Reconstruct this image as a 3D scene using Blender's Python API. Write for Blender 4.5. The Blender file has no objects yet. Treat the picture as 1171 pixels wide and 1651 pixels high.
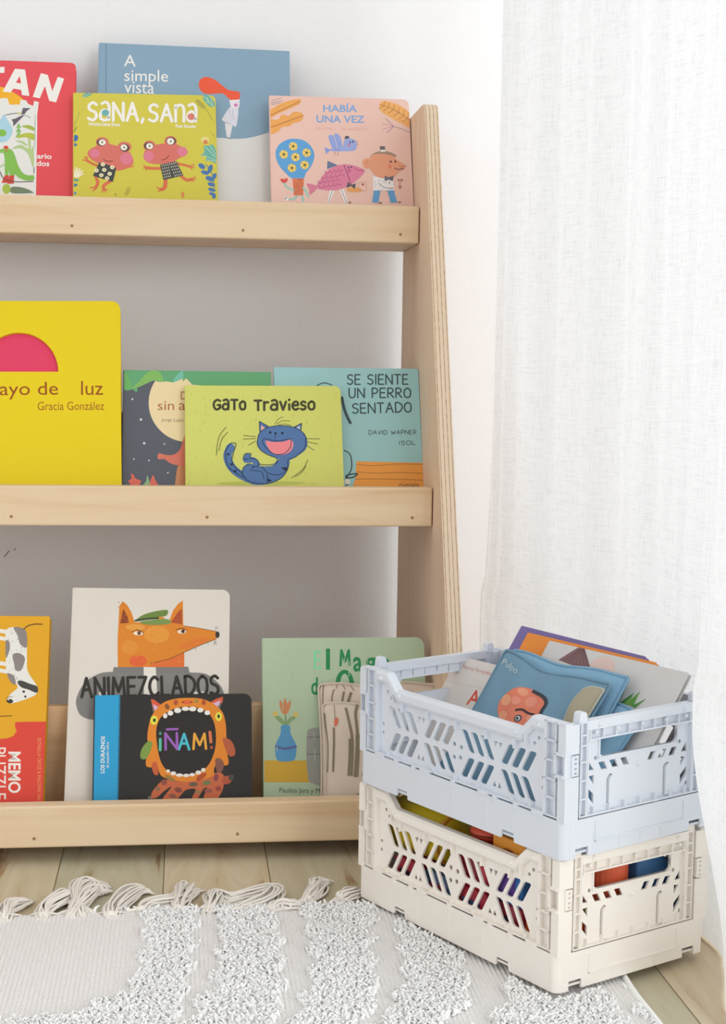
import bpy, bmesh, math, random
from mathutils import Matrix, Vector
random.seed(11)
S = bpy.context.scene
COL = S.collection
PI = math.pi

# ------------------------------------------------------------------ camera
cam_data = bpy.data.cameras.new('camera'); cam = bpy.data.objects.new('camera', cam_data); COL.objects.link(cam)
cam_data.sensor_fit = 'VERTICAL'; cam_data.sensor_height = 36.0; cam_data.lens = 2376.2*36/1651
cam_data.clip_start = 0.05
pit, yaw, rol = -.0942, .1225, .0152
fwd = Vector((math.sin(yaw)*math.cos(pit), math.cos(yaw)*math.cos(pit), math.sin(pit)))
rgt = Vector((math.cos(yaw), -math.sin(yaw), 0)); upv = rgt.cross(fwd)
r2 = math.cos(rol)*rgt+math.sin(rol)*upv; u2 = -math.sin(rol)*rgt+math.cos(rol)*upv
cam.matrix_world = Matrix(((r2.x, u2.x, -fwd.x, 0), (r2.y, u2.y, -fwd.y, 0), (r2.z, u2.z, -fwd.z, .4827), (0, 0, 0, 1)))
S.camera = cam
S.view_settings.view_transform = 'Standard'; S.view_settings.look = 'None'; S.view_settings.gamma = 1
S.view_settings.use_curve_mapping = False
S.view_settings.exposure = -0.05

# ------------------------------------------------------------------ light
world = bpy.data.worlds.new('world'); S.world = world; world.use_nodes = True
bgn = world.node_tree.nodes['Background']; bgn.inputs[0].default_value = (.99, .992, 1.0, 1); bgn.inputs[1].default_value = 1.2
def area(name, loc, direction, sx, sy, power, color=(1, 1, 1)):
    d = bpy.data.lights.new(name, 'AREA'); d.shape = 'RECTANGLE'; d.size = sx; d.size_y = sy; d.energy = power; d.color = color
    o = bpy.data.objects.new(name, d); COL.objects.link(o); o.location = loc
    o.rotation_euler = Vector(direction).to_track_quat('-Z', 'Y').to_euler()
    return o
area('window_daylight', (1.35, 1.0, 1.15), (-1, 0, -.12), 2.0, 2.2, 7.5, (.96, .98, 1))
area('right_front_fill', (1.2, -.75, .85), (-.75, 1, -.28), 1.2, 1.0, 20, (.96, .98, 1))  # added unseen fill from the right front, lifts crate ends, floor and lower wall

# ------------------------------------------------------------------ helpers
def lin(h):
    h = h.lstrip('#'); v = [int(h[i:i+2], 16)/255 for i in (0, 2, 4)]
    return tuple(c/12.92 if c <= .04045 else ((c+.055)/1.055)**2.4 for c in v)+(1,)
MATS = {}
def mat(name, hexc, rough=.5, spec=.35):
    if name in MATS: return MATS[name]
    m = bpy.data.materials.new(name); m.use_nodes = True; MATS[name] = m
    b = m.node_tree.nodes['Principled BSDF']; b.inputs['Base Color'].default_value = lin(hexc)
    b.inputs['Roughness'].default_value = rough; b.inputs['Specular IOR Level'].default_value = spec
    return m
def nd(m, kind, **kw):
    n = m.node_tree.nodes.new(kind)
    for k, v in kw.items():
        if k in n.inputs.keys(): n.inputs[k].default_value = v
        else: setattr(n, k, v)
    return n
def ln(m, a, ao, b, bi): m.node_tree.links.new(a.outputs[ao], b.inputs[bi])
def coords(m, scale=(1, 1, 1), kind='Object'):
    tc = nd(m, 'ShaderNodeTexCoord'); mp = nd(m, 'ShaderNodeMapping'); mp.inputs['Scale'].default_value = scale
    ln(m, tc, kind, mp, 'Vector'); return mp
def bump(m, src, out, strength, dist):
    b = nd(m, 'ShaderNodeBump'); b.inputs['Strength'].default_value = strength; b.inputs['Distance'].default_value = dist
    ln(m, src, out, b, 'Height'); ln(m, b, 'Normal', m.node_tree.nodes['Principled BSDF'], 'Normal')
def noise(m, mp, scale, detail=3, rough=.5):
    n = nd(m, 'ShaderNodeTexNoise'); n.inputs['Scale'].default_value = scale; n.inputs['Detail'].default_value = detail; n.inputs['Roughness'].default_value = rough
    ln(m, mp, 'Vector', n, 'Vector'); return n
def ramp(m, src, out, stops):
    r = nd(m, 'ShaderNodeValToRGB'); cr = r.color_ramp
    while len(cr.elements) < len(stops): cr.elements.new(.5)
    for e_, (p_, c_) in zip(cr.elements, stops): e_.position = p_; e_.color = lin(c_)
    ln(m, src, out, r, 'Fac'); return r
def base(m, n, out): ln(m, n, out, m.node_tree.nodes['Principled BSDF'], 'Base Color')

def link(name, me, mats=(), parent=None):
    o = bpy.data.objects.new(name, me); COL.objects.link(o)
    for x in mats: me.materials.append(x)
    if parent: o.parent = parent
    return o
def obj(name, bm, m, parent=None, smooth=False, bevel=0):
    me = bpy.data.meshes.new(name); bmesh.ops.recalc_face_normals(bm, faces=bm.faces); bm.to_mesh(me); bm.free()
    if smooth:
        for f in me.polygons: f.use_smooth = True
    o = link(name, me, m if isinstance(m, (list, tuple)) else [m], parent)
    if bevel:
        b = o.modifiers.new('edge', 'BEVEL'); b.width = bevel; b.segments = 2; b.limit_method = 'ANGLE'; b.angle_limit = .7
    return o
def tag(o, label, cat, group=None):
    o['label'] = label; o['category'] = cat
    if group: o['group'] = group
    return o
def struct(o): o['kind'] = 'structure'; return o
def thing(name, label, cat, M=None, group=None):
    o = bpy.data.objects.new(name, None); COL.objects.link(o); o.empty_display_size = .02
    if M is not None: o.matrix_world = M
    return tag(o, label, cat, group)
def box(bm, x0, x1, y0, y1, z0, z1, f=None):
    v = [(x, y, z) for x in (x0, x1) for y in (y0, y1) for z in (z0, z1)]
    if f: v = [f(*q) for q in v]
    b = [bm.verts.new(q) for q in v]
    for q in ((0, 1, 3, 2), (4, 6, 7, 5), (0, 4, 5, 1), (2, 3, 7, 6), (0, 2, 6, 4), (1, 5, 7, 3)): bm.faces.new([b[i] for i in q])
def prism(bm, pts, f0, f1):
    a = [bm.verts.new(f0(*q)) for q in pts]; b = [bm.verts.new(f1(*q)) for q in pts]; n = len(pts)
    bm.faces.new(a); bm.faces.new(b[::-1])
    for i in range(n): bm.faces.new((a[i], b[i], b[(i+1) % n], a[(i+1) % n]))
def tube(bm, pts, radii, seg=6, closed_ends=True):
    pts = [Vector(q) for q in pts]; n = len(pts); rings = []
    if not isinstance(radii, (list, tuple)): radii = [radii]*n
    up = Vector((.31, .17, .93))
    for i, q in enumerate(pts):
        d = (pts[min(i+1, n-1)]-pts[max(i-1, 0)])
        d = d.normalized() if d.length > 1e-9 else Vector((0, 0, 1))
        a = d.cross(up)
        if a.length < 1e-4: a = d.cross(Vector((1, 0, 0)))
        a.normalize(); b = d.cross(a)
        rings.append([bm.verts.new(q+radii[i]*(math.cos(2*PI*k/seg)*a+math.sin(2*PI*k/seg)*b)) for k in range(seg)])
    for i in range(n-1):
        for k in range(seg): bm.faces.new((rings[i][k], rings[i][(k+1) % seg], rings[i+1][(k+1) % seg], rings[i+1][k]))
    if closed_ends: bm.faces.new(rings[0][::-1]); bm.faces.new(rings[-1])
def catmull(pts, closed, k=6):
    n = len(pts)
    if n < 3 and not closed: return list(pts)
    out = []
    g = (lambda i: pts[i % n]) if closed else (lambda i: pts[min(max(i, 0), n-1)])
    for i in range(n if closed else n-1):
        p0, p1, p2, p3 = g(i-1), g(i), g(i+1), g(i+2)
        for j in range(k):
            t = j/k
            out.append(tuple(.5*((2*p1[c])+(p2[c]-p0[c])*t+(2*p0[c]-5*p1[c]+4*p2[c]-p3[c])*t*t+(3*p1[c]-p0[c]-3*p2[c]+p3[c])*t**3) for c in (0, 1)))
    if not closed: out.append(tuple(pts[-1]))
    return out
def round_rect(x0, x1, z0, z1, r, seg=6, corners=(1, 1, 1, 1)):          # bottom-left, bottom-right, top-right, top-left
    out = []
    for (cx, cz, a0, on) in ((x0, z0, PI, corners[0]), (x1, z0, 1.5*PI, corners[1]), (x1, z1, 0, corners[2]), (x0, z1, .5*PI, corners[3])):
        if not on or r <= 0: out.append((cx, cz)); continue
        ox = cx+(r if cx == x0 else -r); oz = cz+(r if cz == z0 else -r)
        for i in range(seg+1): a = a0+.5*PI*i/seg; out.append((ox+r*math.cos(a), oz+r*math.sin(a)))
    return out
def curve_plate(outer, holes, depth):
    """flat sheet with holes, centred on its plane; returns verts (u, v, w) and faces"""
    cu = bpy.data.curves.new('sheet', 'CURVE'); cu.dimensions = '2D'; cu.fill_mode = 'BOTH'; cu.extrude = depth/2
    for pts in [outer]+list(holes):
        sp = cu.splines.new('POLY'); sp.points.add(len(pts)-1); sp.use_cyclic_u = True
        for q, w in zip(sp.points, pts): q.co = (w[0], w[1], 0, 1)
    o = bpy.data.objects.new('sheet', cu); COL.objects.link(o)
    me = bpy.data.meshes.new_from_object(o, depsgraph=bpy.context.evaluated_depsgraph_get())
    v = [tuple(q.co) for q in me.vertices]; f = [tuple(q.vertices) for q in me.polygons]
    bpy.data.objects.remove(o); bpy.data.curves.remove(cu); bpy.data.meshes.remove(me)
    return v, f
def add_vf(bm, v, f, fn, mi=0):
    b = [bm.verts.new(fn(*q)) for q in v]
    for q in f:
        try: bm.faces.new([b[i] for i in q]).material_index = mi
        except ValueError: pass

# ------------------------------------------------------------------ lettering and printed artwork
GLY = {  # hand lettering: width, strokes in a box of height 1
 'A': (.8, ['0 0 .4 1 .8 0', '.17 .38 .63 .38']), 'D': (.75, ['0 0 0 1', 'c0 1 .35 1 .72 .75 .74 .4 .45 .06 0 0']), 'E': (.6, ['.58 1 0 1 0 0 .6 0', '0 .52 .5 .52']),
 'C': (.7, ['c.68 .85 .4 1 .1 .8 0 .45 .15 .1 .42 0 .7 .15']), 'G': (.75, ['c.72 .9 .4 1 .08 .8 0 .4 .2 .05 .5 .03 .72 .2', '.72 .2 .72 .48 .45 .46']), 'I': (.1, ['.05 0 .05 1']), 'L': (.55, ['0 1 0 0 .55 0']),
 'M': (.95, ['0 0 .1 1 .48 .25 .86 1 .95 0']), 'N': (.75, ['0 0 0 1 .75 0 .75 1']), 'O': (.75, ['c.37 1 .07 .8 .0 .45 .1 .1 .38 0 .66 .12 .75 .5 .66 .85 .37 1']),
 'P': (.62, ['0 0 0 1', 'c0 1 .4 1 .62 .75 .42 .48 0 .45']), 'R': (.65, ['0 0 0 1', 'c0 1 .4 1 .6 .77 .42 .52 0 .48', '.2 .48 .65 0']), 'S': (.62, ['c.6 .88 .35 1 .06 .85 .1 .6 .5 .45 .6 .2 .35 0 0 .1']),
 'T': (.7, ['0 1 .7 1', '.35 1 .35 0']), 'U': (.7, ['c0 1 0 .35 .15 .03 .4 0 .6 .1 .68 .4 .68 1']), 'V': (.7, ['0 1 .35 0 .7 1']), 'W': (1.0, ['0 1 .25 0 .5 .7 .75 0 1 1']), 'Z': (.6, ['0 1 .6 1 0 0 .6 0']),
 'a': (.68, ['c.1 .95 .4 1.04 .62 .85 .64 .5 .62 .02', 'c.62 .45 .3 .6 .04 .42 .02 .12 .3 0 .55 .1 .62 .3']), 'n': (.62, ['0 0 0 .95', 'c0 .7 .2 .95 .48 .95 .62 .7 .62 0']),
 'o': (.62, ['c.31 .85 .05 .65 .0 .4 .1 .08 .32 0 .55 .1 .62 .42 .55 .75 .31 .85']), 'r': (.42, ['0 0 0 .85', 'c0 .55 .15 .8 .42 .8']), 'v': (.6, ['0 .85 .28 0 .6 .85']), 'i': (.1, ['.05 0 .05 .58', '.05 1.02 .06 1.06']),
 'e': (.6, ['c.03 .42 .3 .46 .58 .5 .5 .8 .25 .82 .02 .55 .05 .2 .3 0 .6 .12']), 's': (.5, ['c.48 .75 .25 .85 .04 .7 .1 .5 .4 .38 .48 .18 .25 0 0 .08']), ',': (.15, ['.12 .12 .03 -.1']),
 '!': (.2, ['.1 1 .1 .38', '.1 .03 .1 .05']), '¡': (.2, ['.1 0 .1 .62', '.1 .95 .1 .97']), ' ': (.35, [])}
class Print:
    """ink shapes laid on a sheet; every shape becomes faces of the sheet's own mesh"""
    def __init__(s, bm, mats, place, surf=None):
        s.bm, s.mats, s.place, s.surf, s.boxes = bm, mats, place, surf, []
        s.idx = {}
    def mi(s, c):
        if c not in s.idx:
            s.mats.append(mat('ink_'+c, c, .55, .25)); s.idx[c] = len(s.mats)-1
        return s.idx[c]
    def level(s, pts):
        x0 = min(q[0] for q in pts); x1 = max(q[0] for q in pts); y0 = min(q[1] for q in pts); y1 = max(q[1] for q in pts); L = 1
        for (a, b, c, d, k) in s.boxes:
            if a < x1 and b > x0 and c < y1 and d > y0: L = max(L, k+1)
        s.boxes.append((x0, x1, y0, y1, L)); return L
    def clip(s, pts, W, H):
        for axis, lim, sg in ((0, -W/2, 1), (0, W/2, -1), (1, 0, 1), (1, H, -1)):
            out = []
            for i in range(len(pts)):
                a, b = pts[i], pts[(i+1) % len(pts)]; da = (a[axis]-lim)*sg; db = (b[axis]-lim)*sg
                if da >= 0: out.append(a)
                if (da >= 0) != (db >= 0):
                    t = da/(da-db); out.append((a[0]+t*(b[0]-a[0]), a[1]+t*(b[1]-a[1])))
            pts = out
            if not pts: return pts
        return pts
    def face(s, pts, L, mi):
        if s.surf: return s.blob(pts, L, mi)
        try:
            f = s.bm.faces.new([s.bm.verts.new(s.place(x, y, L)) for x, y in pts]); f.material_index = mi; f.normal_update()
        except ValueError: pass
    def blob(s, pts, L, mi):                                            # concentric rings so that the ink follows a soft surface
        n = len(pts); cx = sum(q[0] for q in pts)/n; cy = sum(q[1] for q in pts)/n; prev = None; R = 6
        for r in range(R, -1, -1):
            k = r/R; ring = [s.bm.verts.new(s.place(cx+(x-cx)*k, cy+(y-cy)*k, L)) for x, y in (pts if r else [(cx, cy)])]
            if prev:
                for i in range(n):
                    q = (prev[i], prev[(i+1) % n], ring[(i+1) % n], ring[i]) if r else (prev[i], prev[(i+1) % n], ring[0])
                    s.bm.faces.new(q).material_index = mi
            prev = ring
    def stroke(s, pts, w, L, mi, size):
        r = w/2; n = len(pts)
        left, right = [], []
        for i, q in enumerate(pts):
            a = pts[max(i-1, 0)]; b = pts[min(i+1, n-1)]
            dx, dy = b[0]-a[0], b[1]-a[1]; d = math.hypot(dx, dy) or 1e-9
            m = 1.0
            if 0 < i < n-1:
                d1 = (q[0]-a[0], q[1]-a[1]); d2 = (b[0]-q[0], b[1]-q[1]); l1 = math.hypot(*d1) or 1e-9; l2 = math.hypot(*d2) or 1e-9
                cs = max(-.2, (d1[0]*d2[0]+d1[1]*d2[1])/l1/l2); m = min(1.8, 1/math.sqrt((1+cs)/2))
            left.append((q[0]-dy/d*r*m, q[1]+dx/d*r*m)); right.append((q[0]+dy/d*r*m, q[1]-dx/d*r*m))
        W, H = size
        def ok(q): return -W/2 <= q[0] <= W/2 and 0 <= q[1] <= H
        for i in range(n-1):
            quad = [left[i], right[i], right[i+1], left[i+1]]
            if s.surf:
                v = [s.bm.verts.new(s.place(x, y, L)) for x, y in quad]; s.bm.faces.new(v).material_index = mi; continue
            quad = s.clip(quad, W, H)
            if len(quad) > 2: s.face(quad, L, mi)
        for q in (pts[0], pts[-1]):
            if ok(q) and not s.surf and r > .0006: s.face([(q[0]+r*math.cos(k*PI/5), q[1]+r*math.sin(k*PI/5)) for k in range(10)], L+.3, mi)
    def glyphs(s, txt, p0, p1, top, w, L, mi, size):
        tot = sum(GLY[c][0]+.28 for c in txt)-.28; x = 0
        ux, uy = p1[0]-p0[0], p1[1]-p0[1]; vx, vy = top[0]-p0[0], top[1]-p0[1]
        for c in txt:
            for st in GLY[c][1]:
                sm = st[0] == 'c'; v = [float(q) for q in st.lstrip('c').split()]
                pts = [(v[i], v[i+1]) for i in range(0, len(v), 2)]
                if sm: pts = catmull(pts, False, 5)
                pts = [(p0[0]+ux*(x+a)/tot+vx*b, p0[1]+uy*(x+a)/tot+vy*b) for a, b in pts]
                if not sm and len(pts) > 2:
                    for i in range(len(pts)-1): s.stroke(pts[i:i+2], w, L+.2*i, mi, size)
                else: s.stroke(pts, w, L, mi, size)
            x += GLY[c][0]+.28
    def text(s, txt, p0, p1, top, bold, L, mi, size):
        cu = bpy.data.curves.new('t', 'FONT'); cu.body = txt; cu.size = 1; cu.resolution_u = 3
        if bold: cu.offset = .022
        o = bpy.data.objects.new('t', cu); COL.objects.link(o)
        me = bpy.data.meshes.new_from_object(o, depsgraph=bpy.context.evaluated_depsgraph_get())
        vs = [q.co.copy() for q in me.vertices]; fs = [tuple(q.vertices) for q in me.polygons]
        bpy.data.objects.remove(o); bpy.data.curves.remove(cu); bpy.data.meshes.remove(me)
        x0 = min(q.x for q in vs); x1 = max(q.x for q in vs); y0 = min(q.y for q in vs); y1 = max(q.y for q in vs)
        pp = []
        for q in vs:
            a = (q.x-x0)/(x1-x0); b = (q.y-y0)/(y1-y0)
            pp.append((p0[0]+(p1[0]-p0[0])*a+(top[0]-p0[0])*b, p0[1]+(p1[1]-p0[1])*a+(top[1]-p0[1])*b))
        for f in fs:
            poly = [pp[i] for i in f]
            if not s.surf: poly = s.clip(poly, *size)
            if len(poly) > 2:
                if s.surf: s.bm.faces.new([s.bm.verts.new(s.place(x, y, L)) for x, y in poly]).material_index = mi
                else: s.face(poly, L, mi)
    def run(s, items, W, H):
        u = 1e-4; size = (W, H)
        pr = lambda v: [(v[i]*u, v[i+1]*u) for i in range(0, len(v), 2)]
        for it in items:
            k, mi = it[0], s.mi(it[1])
            if k == 'p':
                pts = pr(it[3])
                if it[2]: pts = catmull(pts, True, 5)
                if not s.surf: pts = s.clip(pts, W, H)
                if len(pts) > 2: s.face(pts, s.level(pts), mi)
            elif k == 'e':
                a = math.radians(it[6]); ca, sa = math.cos(a), math.sin(a); n = 20 if max(it[4:6]) > 25 else 12
                if max(it[4:6]) > 200: n = 64
                pts = []
                for i in range(n):
                    ex, ey = it[4]*u*math.cos(2*PI*i/n), it[5]*u*math.sin(2*PI*i/n); pts.append((it[2]*u+ex*ca-ey*sa, it[3]*u+ex*sa+ey*ca))
                if not s.surf: pts = s.clip(pts, W, H)
                if len(pts) > 2: s.face(pts, s.level(pts), mi)
            elif k == 'l':
                pts = pr(it[4])
                if it[3]: pts = catmull(pts, False, 6)
                if s.surf and len(pts) == 2: pts = [(pts[0][0]+(pts[1][0]-pts[0][0])*i/6, pts[0][1]+(pts[1][1]-pts[0][1])*i/6) for i in range(7)]
                s.stroke(pts, it[2]*u, s.level(pts), mi, size)
            else:
                p0, p1, top = [(it[i]*u, it[i+1]*u) for i in (3, 5, 7)]
                if k == 'g': s.glyphs(it[2], p0, p1, top, it[9]*u, s.level([p0, p1, top, (p1[0]+top[0]-p0[0], p1[1]+top[1]-p0[1])]), mi, size)
                else: s.text(it[2], p0, p1, top, it[9], s.level([p0, p1, top, (p1[0]+top[0]-p0[0], p1[1]+top[1]-p0[1])]), mi, size)

# ------------------------------------------------------------------ materials of the place
m_wall = mat('white_plaster', 'efeff0', .9, .1); mp = coords(m_wall); n = noise(m_wall, mp, 260, 4); bump(m_wall, n, 'Fac', .25, .0012)
def wood(name, stops, axis, rough=.5, k=1.0):
    m = mat(name, stops[0][1], rough, .3); sc = [26*k, 26*k, 26*k]; sc[axis] = 1.6*k
    mp = coords(m, sc); n1 = noise(m, mp, 1.6, 5, .6); n1.inputs['Distortion'].default_value = .8
    r = ramp(m, n1, 'Fac', stops); base(m, r, 'Color'); bump(m, n1, 'Fac', .06, .001); return m
m_pine = wood('pale_pine', [(.25, 'e9d2b2'), (.48, 'e4cba9'), (.62, 'dfc29c'), (.8, 'cfab82')], 0)
m_face = wood('birch_face', [(.3, 'e7ccb3'), (.55, 'e1c4a9'), (.8, 'd3b296')], 2, .55, .8)
m_ply = mat('plywood_edge', 'e8d4b8', .6, .2)
mp = coords(m_ply, (1, 1, .05)); w = nd(m_ply, 'ShaderNodeTexWave'); w.wave_type = 'BANDS'; w.bands_direction = 'X'
w.inputs['Scale'].default_value = 74; w.inputs['Distortion'].default_value = .5; w.inputs['Detail'].default_value = 2; ln(m_ply, mp, 'Vector', w, 'Vector')
mp2 = coords(m_ply, (200, 200, 12)); n2 = noise(m_ply, mp2, 3, 3); mx = nd(m_ply, 'ShaderNodeMath', operation='MULTIPLY_ADD'); ln(m_ply, n2, 'Fac', mx, 0); mx.inputs[1].default_value = .35
ln(m_ply, w, 'Fac', mx, 2); r = ramp(m_ply, mx, 'Value', [(.14, 'b59272'), (.34, 'dcc3a6'), (.8, 'efdfca'), (1.0, 'e4ceb2')]); base(m_ply, r, 'Color')
m_back = wood('warm_back_board', [(.3, 'e0bf98'), (.55, 'd9b68e'), (.8, 'c99f76')], 0)
m_knot = mat('brown_plug', '9c7a55', .7)
m_floor = mat('pale_oak_floor', 'cfc3a8', .42, .4)
def floor_nodes(m):
    tc = coords(m); sep = nd(m, 'ShaderNodeSeparateXYZ'); ln(m, tc, 'Vector', sep, 'Vector')
    a = nd(m, 'ShaderNodeMath', operation='ADD'); ln(m, sep, 'X', a, 0); a.inputs[1].default_value = 5.0672
    d = nd(m, 'ShaderNodeMath', operation='DIVIDE'); ln(m, a, 'Value', d, 0); d.inputs[1].default_value = .101
    fl = nd(m, 'ShaderNodeMath', operation='FLOOR'); ln(m, d, 'Value', fl, 0)
    fr = nd(m, 'ShaderNodeMath', operation='FRACT'); ln(m, d, 'Value', fr, 0)
    wn = nd(m, 'ShaderNodeTexWhiteNoise', noise_dimensions='1D'); ln(m, fl, 'Value', wn, 'W')
    mp = coords(m, (22, 2.2, 1)); off = nd(m, 'ShaderNodeVectorMath', operation='ADD'); cmb = nd(m, 'ShaderNodeCombineXYZ'); ln(m, wn, 'Value', cmb, 'Y')
    mul = nd(m, 'ShaderNodeVectorMath', operation='SCALE'); ln(m, cmb, 'Vector', mul, 0); mul.inputs['Scale'].default_value = 9
    ln(m, mp, 'Vector', off, 0); ln(m, mul, 'Vector', off, 1)
    n1 = nd(m, 'ShaderNodeTexNoise'); n1.inputs['Scale'].default_value = 1.3; n1.inputs['Detail'].default_value = 6; n1.inputs['Distortion'].default_value = 1.6; ln(m, off, 'Vector', n1, 'Vector')
    r1 = ramp(m, n1, 'Fac', [(.30, 'a98c70'), (.37, 'cfc3ad'), (.55, 'dad2c1'), (.75, 'ccc3b0')])
    tint = ramp(m, wn, 'Value', [(0, 'f0e6d6'), (.35, 'e0e4d8'), (.7, 'fff6e4'), (1, 'e8e5da')])
    mix = nd(m, 'ShaderNodeMix', data_type='RGBA', blend_type='MULTIPLY'); mix.inputs['Factor'].default_value = 1
    ln(m, r1, 'Color', mix, 'A'); ln(m, tint, 'Color', mix, 'B')
    gap = nd(m, 'ShaderNodeMath', operation='LESS_THAN'); ln(m, fr, 'Value', gap, 0); gap.inputs[1].default_value = .012
    mix2 = nd(m, 'ShaderNodeMix', data_type='RGBA'); ln(m, gap, 'Value', mix2, 'Factor'); ln(m, mix, 'Result', mix2, 'A'); mix2.inputs['B'].default_value = lin('7d6a4f')
    for q in mix.outputs:
        if q.type == 'RGBA': o1 = q
    for q in mix2.outputs:
        if q.type == 'RGBA': o2 = q
    for q in mix2.inputs:
        if q.type == 'RGBA' and q.name == 'A': m.node_tree.links.new(o1, q)
        if q.type == 'RGBA' and q.name == 'B': q.default_value = lin('7d6a4f')
    for q in mix.inputs:
        if q.type == 'RGBA' and q.name == 'A': m.node_tree.links.new(r1.outputs['Color'], q)
        if q.type == 'RGBA' and q.name == 'B': m.node_tree.links.new(tint.outputs['Color'], q)
    m.node_tree.links.new(o2, m.node_tree.nodes['Principled BSDF'].inputs['Base Color'])
    bump(m, n1, 'Fac', .05, .001)
floor_nodes(m_floor)
m_paint = mat('white_paint', 'efefee', .6)
m_blue = mat('pale_blue_plastic', 'dce2eb', .42, .4)
m_cream = mat('cream_plastic', 'f5efe6', .42, .4)
for m_ in (m_blue, m_cream):
    n_ = noise(m_, coords(m_), 700, 2); bump(m_, n_, 'Fac', .06, .0004)

# curtain cloth: thin weave that lets daylight through
m_cur = bpy.data.materials.new('white_linen'); m_cur.use_nodes = True; nt = m_cur.node_tree; nt.nodes.clear()
out = nt.nodes.new('ShaderNodeOutputMaterial'); df = nt.nodes.new('ShaderNodeBsdfDiffuse'); tr = nt.nodes.new('ShaderNodeBsdfTranslucent'); mixs = nt.nodes.new('ShaderNodeMixShader')
df.inputs['Color'].default_value = (.86, .865, .87, 1); tr.inputs['Color'].default_value = (.86, .865, .87, 1); mixs.inputs['Fac'].default_value = .6
nt.links.new(df.outputs[0], mixs.inputs[1]); nt.links.new(tr.outputs[0], mixs.inputs[2]); nt.links.new(mixs.outputs[0], out.inputs['Surface'])
mpa = coords(m_cur, (900, 900, 60)); na = noise(m_cur, mpa, 1, 3); mpb = coords(m_cur, (40, 40, 1300)); nb = noise(m_cur, mpb, 1, 3)
ad = nd(m_cur, 'ShaderNodeMath', operation='ADD'); ln(m_cur, na, 'Fac', ad, 0); ln(m_cur, nb, 'Fac', ad, 1)
rc = ramp(m_cur, ad, 'Value', [(.75, 'e6e7e8'), (1.2, 'f3f4f5')]); ln(m_cur, rc, 'Color', df, 'Color'); ln(m_cur, rc, 'Color', tr, 'Color')
bu = nd(m_cur, 'ShaderNodeBump'); bu.inputs['Strength'].default_value = .35; bu.inputs['Distance'].default_value = .0008; ln(m_cur, ad, 'Value', bu, 'Height'); ln(m_cur, bu, 'Normal', df, 'Normal'); ln(m_cur, bu, 'Normal', tr, 'Normal')
# clear pane
m_glass = bpy.data.materials.new('clear_pane'); m_glass.use_nodes = True; nt = m_glass.node_tree; nt.nodes.clear()
out = nt.nodes.new('ShaderNodeOutputMaterial'); tp = nt.nodes.new('ShaderNodeBsdfTransparent'); gl = nt.nodes.new('ShaderNodeBsdfGlossy'); mg = nt.nodes.new('ShaderNodeMixShader')
gl.inputs['Roughness'].default_value = .02; mg.inputs['Fac'].default_value = .06
nt.links.new(tp.outputs[0], mg.inputs[1]); nt.links.new(gl.outputs[0], mg.inputs[2]); nt.links.new(mg.outputs[0], out.inputs['Surface'])

# ------------------------------------------------------------------ the room
WY = 1.845
bm = bmesh.new(); box(bm, -2.2, .72, WY, WY+.12, -.02, 2.4); wb = struct(obj('wall_back', bm, m_wall))
bm = bmesh.new()
for q in (((-.2185, .2495), (-.2140, .2545)), ((-.2150, .2540), (-.2120, .2575)), ((-.2060, .2580), (-.2045, .2600))): tube(bm, [(q[0][0], WY-.0002, q[0][1]), (q[1][0], WY-.0002, q[1][1])], .0006, 5)
obj('scuff', bm, mat('dark_scuff', '8d8279', .9), wb)
bm = bmesh.new(); box(bm, -2.2, .72, -3.2, WY, -.05, 0); struct(obj('floor', bm, m_floor))
bm = bmesh.new(); box(bm, -2.2, .72, -3.2, WY+.12, 2.4, 2.46); struct(obj('ceiling', bm, m_paint))
v, f = curve_plate([(-3.2, 0), (WY, 0), (WY, 2.4), (-3.2, 2.4)], [[(-1.15, .04), (1.835, .04), (1.835, 2.2), (-1.15, 2.2)]], .1)
bm = bmesh.new(); add_vf(bm, v, f, lambda u, v_, w_: (.67+w_, u, v_)); struct(obj('wall_right', bm, m_wall))
wf = []
bm = bmesh.new(); fr = [(-1.15, -1.10), (.60, .65), (1.815, 1.835)]
for y0, y1 in fr: box(bm, .65, .69, y0, y1, .04, 2.2)
box(bm, .65, .69, -1.15, 1.835, .04, .09); box(bm, .65, .69, -1.15, 1.835, 2.15, 2.2)
win = struct(obj('window_1', bm, m_paint)); bm = bmesh.new(); box(bm, .668, .672, -1.12, 1.82, .06, 2.17); obj('pane', bm, m_glass, win)

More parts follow.
